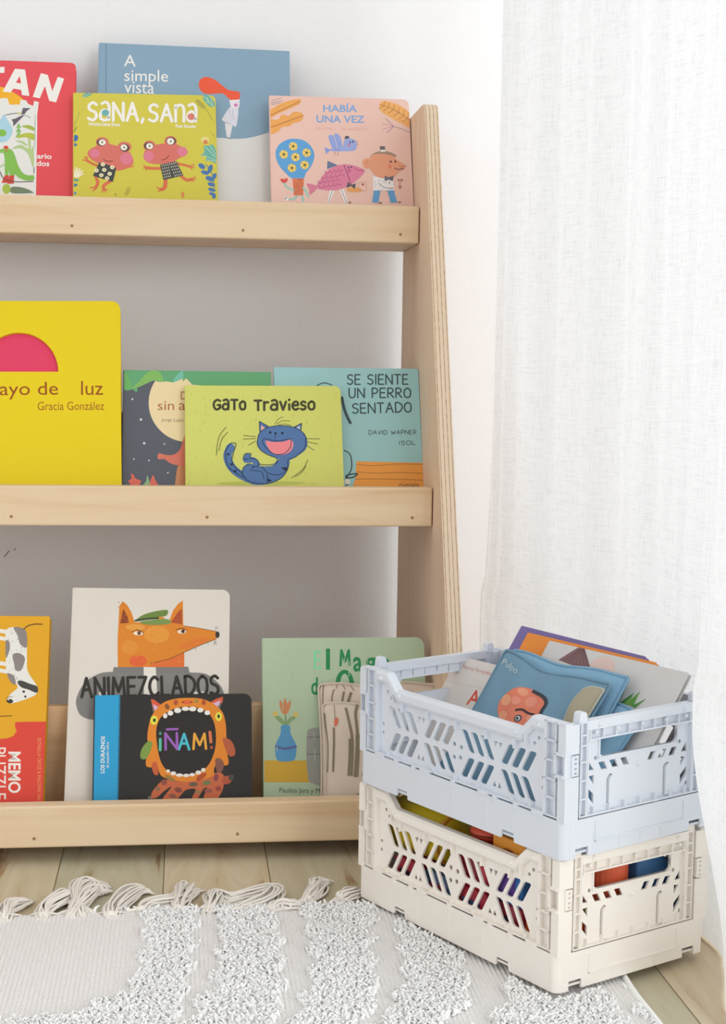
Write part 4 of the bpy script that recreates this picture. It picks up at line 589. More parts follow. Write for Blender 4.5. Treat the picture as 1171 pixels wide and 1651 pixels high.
  ['l','989592',4,0,[80,1369,86,1356]],['l','75726f',4,0,[497,1163,503,1150]],['l','989592',4,0,[40,1184,46,1166]],['l','75726f',4,0,[398,1348,404,1329]],['l','75726f',4,0,[-151,991,-144,972]],
  ['l','989592',4,0,[-66,1223,-60,1208]],['l','989592',4,0,[140,1358,147,1344]],['l','75726f',4,0,[-325,1329,-318,1308]],['l','989592',4,0,[108,1305,114,1286]],['l','75726f',4,0,[-407,1222,-401,1205]],
  ['l','989592',4,0,[191,1401,198,1379]],['l','75726f',4,0,[-625,1278,-618,1251]],['l','989592',4,0,[82,1167,88,1151]],['l','989592',4,0,[303,1256,310,1231]],['l','75726f',4,0,[-323,1045,-316,1026]],
  ['l','989592',4,0,[634,1089,640,1075]],['l','989592',4,0,[264,1308,271,1294]],['l','989592',4,0,[150,1143,157,1130]],['l','989592',4,0,[348,1054,354,1033]],['l','989592',4,0,[379,1113,386,1088]],
  ['l','75726f',4,0,[90,1342,96,1320]],['l','989592',4,0,[218,1237,224,1214]],['l','989592',4,0,[315,1340,321,1314]],['l','989592',4,0,[110,1238,117,1216]],['l','75726f',4,0,[243,1240,249,1225]],
  ['l','989592',4,0,[-530,1405,-524,1388]],['l','989592',4,0,[-233,1235,-227,1212]],['l','75726f',4,0,[52,1205,59,1186]],['l','75726f',4,0,[-539,1401,-533,1385]],['l','75726f',4,0,[-468,1104,-461,1088]],
  ['l','75726f',4,0,[-9,1025,-2,1000]],['l','75726f',4,0,[205,1165,212,1142]],['l','989592',4,0,[-220,1267,-213,1246]],['l','989592',4,0,[323,1213,330,1200]],['l','c8702a',5,0,[-335,2169,-356,2184]],
  ['l','c8702a',5,0,[-324,2112,-341,2127]],['l','c8702a',5,0,[-314,2056,-326,2071]],['l','c8702a',5,0,[-290,1999,-311,2014]],['l','c8702a',5,0,[-285,2142,-302,2157]],['l','c8702a',5,0,[-274,2085,-287,2100]],
  ['l','c8702a',5,0,[-250,2029,-272,2044]],['l','c8702a',5,0,[-240,1972,-257,1988]],['l','c8702a',5,0,[-342,2113,-355,2129]],['l','c8702a',5,0,[-318,2057,-340,2072]],['l','c8702a',5,0,[-308,2001,-324,2016]],
  ['l','c8702a',5,0,[-303,2143,-315,2158]],['l','c8702a',5,0,[-279,2087,-300,2102]],['l','c8702a',5,0,[-268,2030,-285,2045]],['l','c8702a',5,0,[-258,1974,-270,1989]],['l','c8702a',5,0,[-240,2116,-261,2131]],
  ['g','37342f','ANIMEZCLADOS',-695,1174,716,1210,-706,1368,32],]),
 dict(key='nam', t=0.012, group='books on the bottom shelf', loc=[-0.0081,1.4708,0.0325], ex=[1.0,0.0002,0.0005], up=[-0.0005,0.342,0.9397], W=0.1605, H=0.1233, kind='board', col='2b2826', page='c9c2b6', rad=0.008, name='board_book', label='black board book with a blue zigzag strip and an open mouthed orange monster', art=[
  
  ['p','309fd0',0,[-829,1245,-540,1232,-566,1224,-540,1216,-566,1208,-540,1199,-566,1191,-540,1182,-567,1174,-541,1165,-567,1157,-541,1149,-567,1140,-541,1132,-567,1124,-541,1115,-567,1107,-541,1098,-567,1090,-541,1081,-567,1073,-541,1065,-567,1057,-541,1048,-567,1040,-541,1031,-567,1023,-541,1015,-567,1007,-542,998,-568,990,-542,981,-568,973,-542,965,-568,957,-542,948,-568,940,-542,931,-568,923,-542,915,-568,907,-542,898,-568,890,-542,881,-568,873,-542,865,-568,857,-542,848,-568,840,-542,832,-568,824,-543,815,-568,807,-543,798,-569,790,-543,782,-569,774,-543,765,-569,757,-543,749,-569,741,-543,732,-569,724,-543,716,-569,708,-543,699,-569,691,-543,683,-569,675,-543,666,-569,658,-544,650,-569,642,-544,633,-569,625,-544,617,-570,609,-544,600,-570,592,-544,584,-570,576,-544,567,-570,559,-544,551,-570,543,-544,534,-570,527,-544,518,-570,510,-544,501,-570,494,-545,485,-570,477,-545,469,-570,461,-545,452,-570,444,-545,436,-571,428,-545,419,-571,412,-545,403,-571,395,-545,387,-571,379,-545,370,-571,363,-545,354,-571,346,-545,338,-571,330,-545,321,-571,314,-546,305,-571,297,-546,289,-571,281,-546,272,-571,265,-546,256,-572,249,-546,240,-572,232,-546,224,-572,216,-546,207,-572,200,-546,191,-572,184,-546,175,-572,167,-545,-2,-814,4]],
  ['t','efece6','LOS DURAZNOS',-695,440,-696,811,-736,442,1],['t','efece6','de pequeño editor',-644,491,-648,760,-681,492,0],['p','da6040',0,[-235,1186,-203,1181,-107,1111,-187,1031,-213,1075]],
  ['p','dab4d4',0,[-214,1137,-126,1086,-172,1045,-196,1075]],['p','6f7570',0,[-224,1127,-202,1075,-190,1031,-213,1060]],['p','da6040',0,[506,1203,503,1147,436,1066,355,1134,429,1178]],
  ['p','dab4d4',0,[481,1165,382,1126,436,1084,466,1118]],['p','6f7570',0,[496,1162,473,1081,436,1074]],
  ['p','c86a45',1,[-224,212,-196,269,-95,360,49,343,253,354,398,409,471,429,515,378,503,262,456,177,398,155,303,157,340,266,303,259,238,158,187,168,224,261,122,253,28,163,-108,165,-20,287,-80,259,-166,187,-216,179]],
  ['e','b55a3f',541,348,53,43,17],['e','4f4a44',588,373,26,32,-29],
  ['p','e2882f',1,[-129,1133,-12,1182,135,1195,282,1184,400,1134,495,1051,532,932,540,785,542,653,562,536,544,496,493,509,464,553,413,466,405,394,282,353,136,339,-8,356,-124,404,-166,498,-226,489,-277,508,-273,594,-231,695,-266,768,-259,885,-223,1016]],
  ['p','2e2a28',1,[-178,811,-161,942,-99,1029,17,1087,135,1103,252,1087,355,1035,414,934,433,801,421,655,369,525,296,451,165,410,49,412,-67,458,-140,578]],['e','eae7df',-87,1012,22,26,0],['e','eae7df',-34,1040,29,26,0],
  ['e','eae7df',40,1066,37,27,0],['e','eae7df',120,1082,38,22,0],['e','eae7df',194,1079,38,24,0],['e','eae7df',274,1066,32,24,0],['e','eae7df',344,1038,29,24,0],['e','eae7df',-55,449,20,17,0],['e','eae7df',-2,425,29,20,0],
  ['e','eae7df',61,406,35,17,0],['e','eae7df',129,402,32,17,0],['e','eae7df',190,408,29,17,0],['e','eae7df',252,429,29,20,0],['e','eae7df',303,454,23,20,0],['e','8a5a3a',-68,1107,22,32,29],['e','b2583a',20,1149,23,30,0],
  ['e','a88b40',232,1161,22,22,0],['e','b0502f',308,1145,21,28,0],['e','df6a3c',138,1149,50,22,0],['e','a07a40',-33,376,61,20,-29],['e','b5502f',282,386,61,26,34],['e','6b5a48',202,311,46,22,0],['e','6f7f52',337,323,41,22,11],
  ['e','8a4a4a',434,376,23,38,-11],['e','8f5040',-95,339,29,29,0],['e','9a6a4a',-160,272,26,26,0],['e','8a4a3f',50,257,40,26,-17],['e','9a5a4f',354,244,41,22,0],['e','a04a3f',456,263,29,26,0],['e','8a5a48',-8,198,40,20,-11],
  ['e','a07a4f',245,231,26,20,0],['e','7a3020',94,1151,12,7,0],['e','7a3020',182,1151,12,7,0],['e','e6de50',-201,969,38,47,0],['e','3a3a28',-197,969,15,19,0],['e','e6de50',461,997,35,47,0],['e','3a3a28',461,1000,13,21,0],
  ['p','7f9a48',1,[-257,757,-217,731,-242,637,-288,573,-336,592,-322,682]],['p','b9603f',1,[502,771,575,758,619,689,629,608,581,586,538,639]],['p','c9603a',1,[-222,514,-186,549,-161,513,-155,419,-197,423]],
  ['p','8a5a4a',1,[425,553,469,570,511,523,497,443,445,430]],['l','d8d4c8',7,0,[-238,198,-250,180]],['l','d8d4c8',7,0,[-221,188,-229,174]],['g','5fbd9f','¡',-152,665,-120,664,-153,840,28],
  ['g','9b62b8','N',-80,669,37,670,-85,833,26],['l','9b62b8',23,0,[-69,873,39,875]],['g','4fbdd0','A',54,667,159,665,54,825,25],['g','e8a840','M',203,668,331,669,199,823,25],['g','d9754f','!',372,674,402,676,356,837,31],]),
 dict(key='green', t=0.012, group='books on the bottom shelf', loc=[0.1717,1.4848,0.0325], ex=[1.0,-0.0004,-0.001], up=[0.001,0.342,0.9397], W=0.1727, H=0.1788, kind='board', col='b3c6a7', page='dfe3d2', rad=0.009, name='board_book', label='pale green board book with dark green lettering, right end of bottom shelf', art=[
  ['p','d2a83e',0,[-927,506,1109,463,1100,241,-929,280]],['g','83dba2','E',-320,1465,-258,1464,-316,1639,23],['t','2d8a55','l',-201,1446,-157,1445,-196,1671,1],['g','2d8a55','M',-44,1491,54,1491,-41,1651,27],
  ['t','2d8a55','a',92,1420,192,1422,90,1579,1],['t','2d8a55','go',220,1373,487,1378,219,1573,1],['t','2d8a55','d',-362,1181,-291,1180,-359,1368,1],['e','2d8a55',-2,1276,101,169,0],['e','b5c9aa',-2,1276,51,126,0],
  ['l','7f9a6a',16,1,[-637,850,-636,970]],['p','8aa872',1,[-641,855,-702,900,-764,972,-693,953,-637,881]],['p','8aa872',1,[-637,855,-578,898,-514,960,-586,948,-637,885]],
  ['p','cf8a5c',1,[-698,1077,-691,1131,-664,1095,-640,1152,-616,1094,-583,1130,-581,1067,-610,996,-643,979,-674,997]],['e','d9c06a',-742,985,27,27,0],['e','d9c06a',-528,976,27,27,0],
  ['p','5b9ac4',1,[-680,861,-596,860,-585,775,-528,651,-542,519,-592,490,-698,492,-740,528,-746,654,-691,776]],['l','5f6a9a',25,1,[-739,645,-644,621,-533,642]],
  ['p','9b9b92',1,[-410,790,-370,825,-284,838,-105,836,-118,259,-375,264,-414,369,-423,544]],['l','86867f',16,0,[-411,737,-268,735]],['l','86867f',16,0,[-414,561,-272,559]],
  ['t','566450','Paulina Jara y M',-711,155,-289,141,-709,221,0],['l','abbf9e',7,0,[-83,951,-84,902]],['l','abbf9e',7,0,[-849,1302,-850,1209]],['l','bccfb0',7,0,[-112,701,-114,617]],['l','abbf9e',7,0,[247,1575,245,1505]],
  ['l','bccfb0',7,0,[-297,1499,-298,1456]],['l','abbf9e',7,0,[284,1338,281,1230]],['l','bccfb0',7,0,[-730,645,-730,602]],['l','bccfb0',7,0,[766,590,763,496]],['l','bccfb0',7,0,[757,1085,753,961]],
  ['l','bccfb0',7,0,[611,1067,609,995]],['l','abbf9e',7,0,[-174,1026,-176,936]],['l','bccfb0',7,0,[29,970,26,848]],['l','abbf9e',7,0,[760,933,756,813]],['l','abbf9e',7,0,[585,1275,584,1229]],
  ['l','bccfb0',7,0,[-476,1313,-477,1274]],['l','bccfb0',7,0,[510,1221,508,1165]],['l','bccfb0',7,0,[-155,1279,-157,1176]],['l','abbf9e',7,0,[-495,1664,-495,1624]],['l','bccfb0',7,0,[-406,1336,-407,1253]],
  ['l','abbf9e',7,0,[-252,1340,-254,1261]],['l','bccfb0',7,0,[738,1157,736,1079]],['l','bccfb0',7,0,[55,1531,53,1412]],['l','abbf9e',7,0,[-855,1432,-855,1380]],['l','bccfb0',7,0,[460,1134,458,1043]],
  ['l','bccfb0',7,0,[758,527,757,490]],['l','abbf9e',7,0,[-339,797,-341,705]],['l','abbf9e',7,0,[-488,1113,-489,1034]],['l','abbf9e',7,0,[-285,920,-287,806]],['l','bccfb0',7,0,[-596,1402,-597,1341]],
  ['l','abbf9e',7,0,[712,1115,708,1016]],['l','abbf9e',7,0,[-509,1409,-510,1370]],['l','abbf9e',7,0,[-857,1729,-858,1654]],['l','bccfb0',7,0,[-467,1225,-468,1139]],['l','abbf9e',7,0,[160,631,158,528]],
  ['l','abbf9e',7,0,[-176,1036,-178,930]],['l','abbf9e',7,0,[103,1327,101,1233]],['l','bccfb0',7,0,[-220,1559,-222,1441]],['l','abbf9e',7,0,[450,654,448,571]],['l','bccfb0',7,0,[455,1284,452,1184]],
  ['l','abbf9e',7,0,[-551,1427,-552,1335]],['l','abbf9e',7,0,[-662,1107,-663,1019]],['l','bccfb0',7,0,[-748,1325,-749,1227]],['l','abbf9e',7,0,[-627,1649,-628,1585]],['l','abbf9e',7,0,[-573,931,-574,864]],
  ['l','abbf9e',7,0,[-819,1165,-820,1086]],['l','abbf9e',7,0,[-776,1035,-777,979]],['l','bccfb0',7,0,[-334,609,-336,490]],['l','abbf9e',7,0,[-267,722,-268,661]],['l','abbf9e',7,0,[2,1575,1,1524]],
  ['l','bccfb0',7,0,[-98,1013,-100,936]],['l','bccfb0',7,0,[461,1693,459,1619]],['l','abbf9e',7,0,[288,783,286,689]],['l','abbf9e',7,0,[758,1067,756,1000]],['l','abbf9e',7,0,[361,1355,358,1238]],
  ['l','abbf9e',7,0,[197,1544,196,1487]],['l','bccfb0',7,0,[46,1445,44,1370]],['l','abbf9e',7,0,[-260,1256,-261,1185]],['l','abbf9e',7,0,[577,652,575,604]],['l','abbf9e',7,0,[-429,1719,-430,1645]],
  ['l','abbf9e',7,0,[169,1430,167,1324]],]),
]
CB = [
 dict(key='cwhite', t=0.003, kind='thin', group='books in the pale blue crate', loc=[0.2363,1.2659,0.1243], ex=[0.4833,-0.8754,0.0088], up=[0.5052,0.2871,0.8138], W=0.135, H=0.1141, col='dcd5d0', page='eee9e0', rad=0.001, name='picture_book', label='white picture book with red brush lettering leaning at the left in the pale blue crate', art=[
  ['t','c8857a','Patricia Fernández',-551,1031,-135,1029,-564,1070,0],['g','d9553f','AN',-246,709,57,707,-286,848,25],['l','cfc6bf',6,0,[-671,873,-42,886]],]),
 dict(key='cgrey', t=0.005, kind='thin', group='books in the pale blue crate', loc=[0.2945,1.1705,0.1251], ex=[0.4765,-0.8792,-0.0022], up=[0.5117,0.2753,0.8139], W=0.1655, H=0.1464, col='d3d1d0', page='f0ece4', rad=0.001, name='picture_book', label='light grey picture book with brown mountain and green grass in the pale blue crate', art=[
  ['e','e0c6be',-87,1326,143,112,0],['p','85676a',0,[-613,1304,-460,1463,-392,1476,-216,1314,-328,1277]],['l','6f5256',8,0,[-435,1451,-535,1300]],['l','6f5256',8,0,[-427,1453,-486,1303]],['l','6f5256',8,0,[-419,1454,-437,1305]],
  ['l','6f5256',8,0,[-411,1456,-389,1307]],['l','6f5256',8,0,[-403,1457,-341,1310]],['l','6f5256',8,0,[-395,1459,-293,1312]],['l','6f5256',8,0,[-387,1460,-246,1315]],['p','6b9e52',0,[292,1057,224,1320,264,1299]],
  ['p','4f8a4e',0,[291,1068,390,1188,362,1066]],['p','6aa34f',0,[362,1066,439,1212,447,1067]],['p','5f9455',0,[423,1062,541,1163,479,1056]],['p','84b35c',0,[331,1063,387,1156,395,1064]],]),
 dict(key='corange', t=0.005, kind='thin', group='books in the pale blue crate', loc=[0.2819,1.2084,0.1253], ex=[0.4751,-0.8799,-0.0044], up=[0.513,0.2729,0.8139], W=0.1628, H=0.1471, col='e9903f', page='e9d2b8', rad=0.004, name='board_book', label='orange board book between the grey and purple books in the pale blue crate', art=[
  ]),
 dict(key='cpurple', t=0.005, kind='thin', group='books in the pale blue crate', loc=[0.2785,1.2307,0.1262], ex=[0.4682,-0.8835,-0.0153], up=[0.5193,0.2611,0.8137], W=0.1625, H=0.1483, col='7a6fa8', page='d9d2e2', rad=0.004, name='board_book', label='purple board book leaning at the back of the pale blue crate', art=[
  ]),
]
CLOTH = [
 dict(part='back_page', t=0.013, loc=[0.2631,1.1913,0.1313], ex=[0.4841,-0.8749,0.0101], up=[0.5044,0.2885,0.8138], W=0.1452, H=0.1318, art=[
  ]),
 dict(part='front_page', t=0.013, loc=[0.2468,1.1863,0.133], ex=[0.4549,-0.8898,-0.0359], up=[0.531,0.2387,0.8131], W=0.1371, H=0.13, tag=[520,813,477,933,470,1050,491,1162,536,1218,636,1229,706,1204,744,1136,754,1034,771,903,703,813], art=[
  ['p','dc7f66',1,[-320,745,-353,848,-282,964,-178,1046,-59,1069,78,1043,180,974,187,881,216,782,132,705,15,645,-115,636,-134,692,-245,696]],['e','e5a07c',-274,868,68,55,0],['e','e39a78',-132,1009,63,38,0],
  ['e','e29a7a',-224,730,61,43,0],['e','e0917a',16,945,71,57,0],['e','e0917a',-151,901,57,43,0],['e','e39a80',118,795,61,36,0],['l','3a3f48',33,1,[-43,1056,109,1023,187,969,194,883,219,796]],
  ['l','3a3238',21,1,[-99,815,-37,846,54,832,141,831]],['e','3f4248',-24,752,42,38,0],['e','cfd6da',-24,752,27,24,0],['e','3f4248',-27,749,17,16,0],['t','c3d2d8','Pulpo',-595,1129,-322,1111,-607,1208,0],]),
 dict(part='corner_page', t=0.006, loc=[0.2921,1.1602,0.1314], ex=[0.4038,-0.9081,-0.111], up=[0.5708,0.1553,0.8063], W=0.0887, H=0.1056, art=[
  ]),
]
POUCH = [
 dict(part='back_panel', t=0.012, loc=[0.2066,1.471,0.0325], ex=[1.0,0.0017,0.0047], up=[-0.005,0.342,0.9397], W=0.1267, H=0.1326, art=[
  ['l','7a6a58',10,1,[-580,1319,-595,1211,-605,1063]],['l','857961',13,1,[-473,1259,-500,1185,-509,1061]],['l','857961',22,1,[-368,1237,-389,1158,-404,1059]],['l','857961',28,1,[-291,1235,-322,1157,-348,1058]],
  ['l','8a7c68',8,0,[-438,1316,-444,1267]],['l','8a7c68',8,0,[-380,1314,-352,1261]],['l','8a7c68',8,0,[-297,1310,-261,1256]],['l','857961',17,1,[-95,1211,-115,1129,-126,1046]],['l','857961',17,1,[22,1222,11,1127,-1,1044]],
  ['l','857961',20,1,[157,1220,136,1124,116,1042]],['l','857961',17,1,[317,1225,304,1122,284,1039]],]),
 dict(part='front_panel', t=0.014, loc=[0.2009,1.4554,0.0332], ex=[1.0,0.0019,0.0051], up=[-0.0055,0.342,0.9397], W=0.11, H=0.1152, art=[
  ['l','8a7c68',11,1,[-542,1059,-540,929,-524,735,-536,450]],['l','8f826e',7,1,[-432,1130,-433,1041,-444,911]],['l','857961',21,1,[-455,895,-459,741,-477,449]],['l','857961',28,1,[-313,1096,-285,940,-265,810,-272,697]],
  ['l','857961',54,1,[-274,778,-280,649,-299,405]],['l','857961',30,1,[-184,1146,-214,1045,-208,906,-203,809]],['l','857961',47,1,[-203,825,-208,696,-239,391]],['l','35312e',13,1,[-141,461,-162,430,-167,402]],
  ['l','35312e',6,1,[-230,220,-197,223,-164,238]],['e','d9705a',-424,951,20,47,-14],]),
]
FLATS = [[[-0.1911,1.2938],[-0.0305,1.2808],[-0.0284,1.2367],[-0.0295,1.1572],[-0.0434,1.1106],[-0.0738,1.0723],[-0.1319,1.0679],[-0.1587,1.0682]],[[0.0143,1.2772],[0.0334,1.2757],[0.0309,1.1907],[0.0234,1.1223],[0.0094,1.0503],[-0.0095,1.0427],[0.0031,1.0952],[0.0111,1.1537]],[[0.0849,1.2791],[0.1082,1.285],[0.1062,1.1647],[0.097,1.1031],[0.0822,1.0345],[0.0669,1.0359],[0.0816,1.1044],[0.0839,1.1666]],[[0.1681,1.2647],[0.1891,1.263],[0.1842,1.1913],[0.1803,1.1444],[0.1673,1.0832],[0.1482,1.0287],[0.1279,1.0305],[0.1511,1.0846],[0.1577,1.1463],[0.1612,1.1933]],[[0.222,1.2453],[0.2385,1.2292],[0.2614,1.1325],[0.251,1.0851],[0.23,1.0215],[0.1936,1.0247],[0.2212,1.0808],[0.2319,1.1464]],[[0.3242,1.1147],[0.3562,1.112],[0.3454,1.0206],[0.3438,1.0012],[0.3274,1.0026],[0.3292,1.0556]]]
TASS = [[[-0.1518,1.2684],[-0.1537,1.2938],[-0.1406,1.3238]],[[-0.1192,1.2701],[-0.12,1.2911],[-0.1049,1.3257],[-0.1016,1.3335]],[[-0.0969,1.2713],[-0.0906,1.3041],[-0.0806,1.3384],[-0.0734,1.3313]],[[-0.0874,1.2735],[-0.0959,1.3331],[-0.0874,1.3571],[-0.0752,1.3429]],[[-0.0603,1.2683],[-0.0601,1.2863],[-0.0453,1.3323],[-0.0321,1.3444]],[[-0.0364,1.2783],[-0.0286,1.2929],[-0.0039,1.3097],[0.0103,1.3411]],[[-0.0038,1.2756],[-0.0011,1.3016],[0.0045,1.3382],[0.0074,1.3447]],[[0.0218,1.2706],[0.0294,1.2944],[0.0326,1.3148],[0.0482,1.3055]],[[0.0436,1.2688],[0.0596,1.2827],[0.0783,1.2999],[0.0843,1.3253],[0.0582,1.3176],[0.0371,1.3128]],[[0.0767,1.2721],[0.0874,1.2836],[0.0987,1.2857],[0.109,1.288]],[[0.1101,1.288],[0.1227,1.3157],[0.1289,1.3401],[0.1319,1.3399]],[[0.1418,1.2949],[0.1513,1.3037],[0.1654,1.3255]]]
CR = {'lower':[0.2865,1.0665,0.0085,-0.01,0.008,0.49],'upper':[0.2877,1.0623,0.115,-0.0022,-0.006,0.4982]}

# ------------------------------------------------------------------ the bookshelf
PX0, PX1 = .2665, .2825; YB = 1.804
T_ = math.tan(math.radians(20))
def front_y(z): return 1.375+.3665*z
shelf = thing('bookshelf', 'pale wooden front-facing bookshelf with three book ledges against the white wall', 'bookshelf', Matrix.Translation((-.165, 1.6, 0)))
def side(x0, x1):
    bm = bmesh.new(); zt = .7845
    pts = [(front_y(0), 0), (front_y(zt-.012), zt-.012), (front_y(zt-.012)+.006, zt-.003), (front_y(zt-.012)+.016, zt), (YB, zt), (YB, 0)]
    prism(bm, pts, lambda y, z: (x0+.165, y-1.6, z), lambda y, z: (x1+.165, y-1.6, z))
    o = obj('side_panel', bm, [m_face, m_ply], shelf, bevel=.0012)
    for p_ in o.data.polygons:
        if abs(p_.normal.x) < .5: p_.material_index = 1
    return o
side(PX0, PX1); side(-.6125, -.5965)
HB = .0417
def bx(name, m, *q, bev=.0012):
    bm = bmesh.new(); box(bm, q[0]+.165, q[1]+.165, q[2]-1.6, q[3]-1.6, q[4], q[5]); return obj(name, bm, m, shelf, bevel=bev)
XL, XR = -.5960, .2655
for (ky, kz, scr) in ((1.6754, .6715, (-.1222, .0662, .2443)), (1.5499, .3613, (-.1759, .0257, .2440)), (1.4274, .0581, (-.1424, .0553, .2440))):
    bx('front_rail', m_pine, XL, XR, ky, ky+.018, kz-HB, kz, bev=.002)
    bx('ledge_board', m_face, XL, XR, ky+.0181, ky+.1079, kz-HB, kz-HB+.0115)
    bx('back_rail', m_back, XL, XR, ky+.108, ky+.120, kz-HB, kz-HB+.116)
    for sx in scr:
        bm = bmesh.new(); bmesh.ops.create_cone(bm, cap_ends=True, segments=12, radius1=.0017, radius2=.0015, depth=.0012, matrix=Matrix.Translation((sx+.165, ky-1.6, kz-HB+.0095))@Matrix.Rotation(PI/2, 4, 'X'))
        obj('screw_plug', bm, m_knot, shelf)

# ------------------------------------------------------------------ books
def frame_m(d):
    ex = Vector(d['ex']).normalized(); up = Vector(d['up']); up = (up-ex*up.dot(ex)).normalized(); dp = up.cross(ex); L = d['loc']     # dp points away from the reader
    return Matrix(((ex.x, dp.x, up.x, L[0]), (ex.y, dp.y, up.y, L[1]), (ex.z, dp.z, up.z, L[2]), (0, 0, 0, 1)))
def build_book(d):
    W, H, t, rad, kind = d['W'], d['H'], d['t'], d['rad'], d['kind']
    root = thing(d['name'], d['label'], 'puzzle box' if kind == 'box' else 'book', frame_m(d), d.get('group'))
    cm = mat('cover_'+d['key'], d['col'], .5, .3); pm = mat('pages_'+d['key'], d['page'], .75, .15)
    n_ = noise(pm, coords(pm, (1, 900, 1)), 1, 1); bump(pm, n_, 'Fac', .3, .0006)
    ct = .0022 if kind != 'thin' else .0009
    corners = (0, 1, 1, 0)
    out = round_rect(-W/2, W/2, 0, H, rad, 6, corners)
    bm = bmesh.new(); mats = [cm]
    if d.get('hole'):
        hp = [(d['hole'][i]*1e-4, d['hole'][i+1]*1e-4) for i in range(0, len(d['hole']), 2)]
        ct = .004; v_, f_ = curve_plate(out, [hp], ct); add_vf(bm, v_, f_, lambda x, y, z: (x, ct/2+z, y))
    else: prism(bm, out, lambda x, z: (x, 0, z), lambda x, z: (x, ct, z))
    bmesh.ops.recalc_face_normals(bm, faces=bm.faces)
    Print(bm, mats, lambda x, z, L: (x, -.00004*L-.00002, z)).run(d['art'], W, H)
    me = bpy.data.meshes.new('front_cover'); bm.to_mesh(me); bm.free(); link('front_cover', me, mats, root)
    ins = 0.0 if kind in ('board', 'box') else .003
    pout = round_rect(-W/2+.001, W/2-ins-(.0006 if kind != 'box' else 0), ins, H-ins-.0004, rad*.95, 6, corners)
    bm = bmesh.new(); prism(bm, pout, lambda x, z: (x, ct+.0001, z), lambda x, z: (x, t-.0023 if kind != 'thin' else t-.001, z))
    obj('box_tray' if kind == 'box' else 'page_block', bm, pm, root)
    bm = bmesh.new(); prism(bm, out, lambda x, z: (x, t-.0022 if kind != 'thin' else t-.0009, z), lambda x, z: (x, t, z)); obj('box_back' if kind == 'box' else 'back_cover', bm, cm, root)
    if kind != 'box':
        bm = bmesh.new(); box(bm, -W/2-.0012, -W/2+.0004, .0002, t-.0002, 0, H); obj('spine', bm, cm, root, bevel=.0005)
    return root
for d in SB+CB: build_book(d)

# ------------------------------------------------------------------ soft cloth books
def cushion_depth(x, z, W, H, t, sg, seed):
    a = min(1, abs(2*x/W)); b = min(1, abs(2*z/H-1))
    k = max(0, (1-a**5)*(1-b**5))**.45
    wr = .0011*math.sin(9*x/W+seed)*math.sin(7*z/H*1.3+seed*2)+.0007*math.sin(23*x/W+11*z/H+seed)
    return sg*(t/2*k+wr*k)
def warp(x, z, W, H, sag):                                              # soft edges: the outline bows a little
    u_, v_ = x/W+.5, z/H
    return x*(1-.03*math.sin(PI*v_)), z-sag*math.sin(PI*u_)*v_**2+.0015*math.sin(11*u_)*v_**3
def cushion(name, W, H, t, m, parent, seed, sag=.004, nx=30, nz=26, extra=None):
    bm = bmesh.new(); grids = []
    for sg in (-1, 1):
        g = []
        for j in range(nz+1):
            row = []
            for i in range(nx+1):
                x, z = (i/nx-.5)*W, j/nz*H; y = t/2+cushion_depth(x, z, W, H, t, sg, seed); xx, zz = warp(x, z, W, H, sag)
                row.append(bm.verts.new((xx, y, zz)))
            g.append(row)
        for j in range(nz):
            for i in range(nx): bm.faces.new((g[j][i], g[j][i+1], g[j+1][i+1], g[j+1][i]))
        grids.append(g)
    bmesh.ops.remove_doubles(bm, verts=bm.verts, dist=1e-5); bmesh.ops.recalc_face_normals(bm, faces=bm.faces)
    for f_ in bm.faces: f_.smooth = True
    mats = [m]
    if extra:
        pr = Print(bm, mats, lambda x, z, L: (warp(x, z, W, H, sag)[0], t/2+cushion_depth(x, z, W, H, t, -1, seed)-.00035-.00012*L, warp(x, z, W, H, sag)[1]), surf=True); pr.run(extra, W, H)
    me = bpy.data.meshes.new(name); bm.to_mesh(me); bm.free(); o = link(name, me, mats, parent)
    # seam piping round the edge
    bm = bmesh.new(); pts = []
    for (x, z) in round_rect(-W/2, W/2, 0, H, .004, 4): pts.append((x, z))
    dense = []
    for i in range(len(pts)):
        a, b = pts[i], pts[(i+1) % len(pts)]
        for k in range(12): dense.append((a[0]+(b[0]-a[0])*k/12, a[1]+(b[1]-a[1])*k/12))
    dense.append(dense[0])
    ring = [(warp(x, z, W, H, sag)[0], t/2, warp(x, z, W, H, sag)[1]) for x, z in dense]
    tube(bm, ring, .0013, 6); obj('seam', bm, m, o, smooth=True); return o
def fabric(name, hexc):
    m = mat(name, hexc, .9, .1); w_ = noise(m, coords(m, (1, 1, 1)), 1500, 2); bump(m, w_, 'Fac', .4, .0006); return m
m_cl1 = fabric('teal_blue_cloth', '7497ad'); m_cl2 = fabric('sky_blue_cloth', '86b0cc'); m_tan = fabric('tan_cloth', 'a9a28c'); m_seam = fabric('pale_seam', 'b9bcae'); m_lin = fabric('cream_linen', 'd9c9b8')
cb_root = thing('cloth_book', 'soft blue cloth book with a salmon sea creature, leaning in the pale blue crate', 'cloth book', frame_m(CLOTH[1]))
inv = cb_root.matrix_world.inverted()
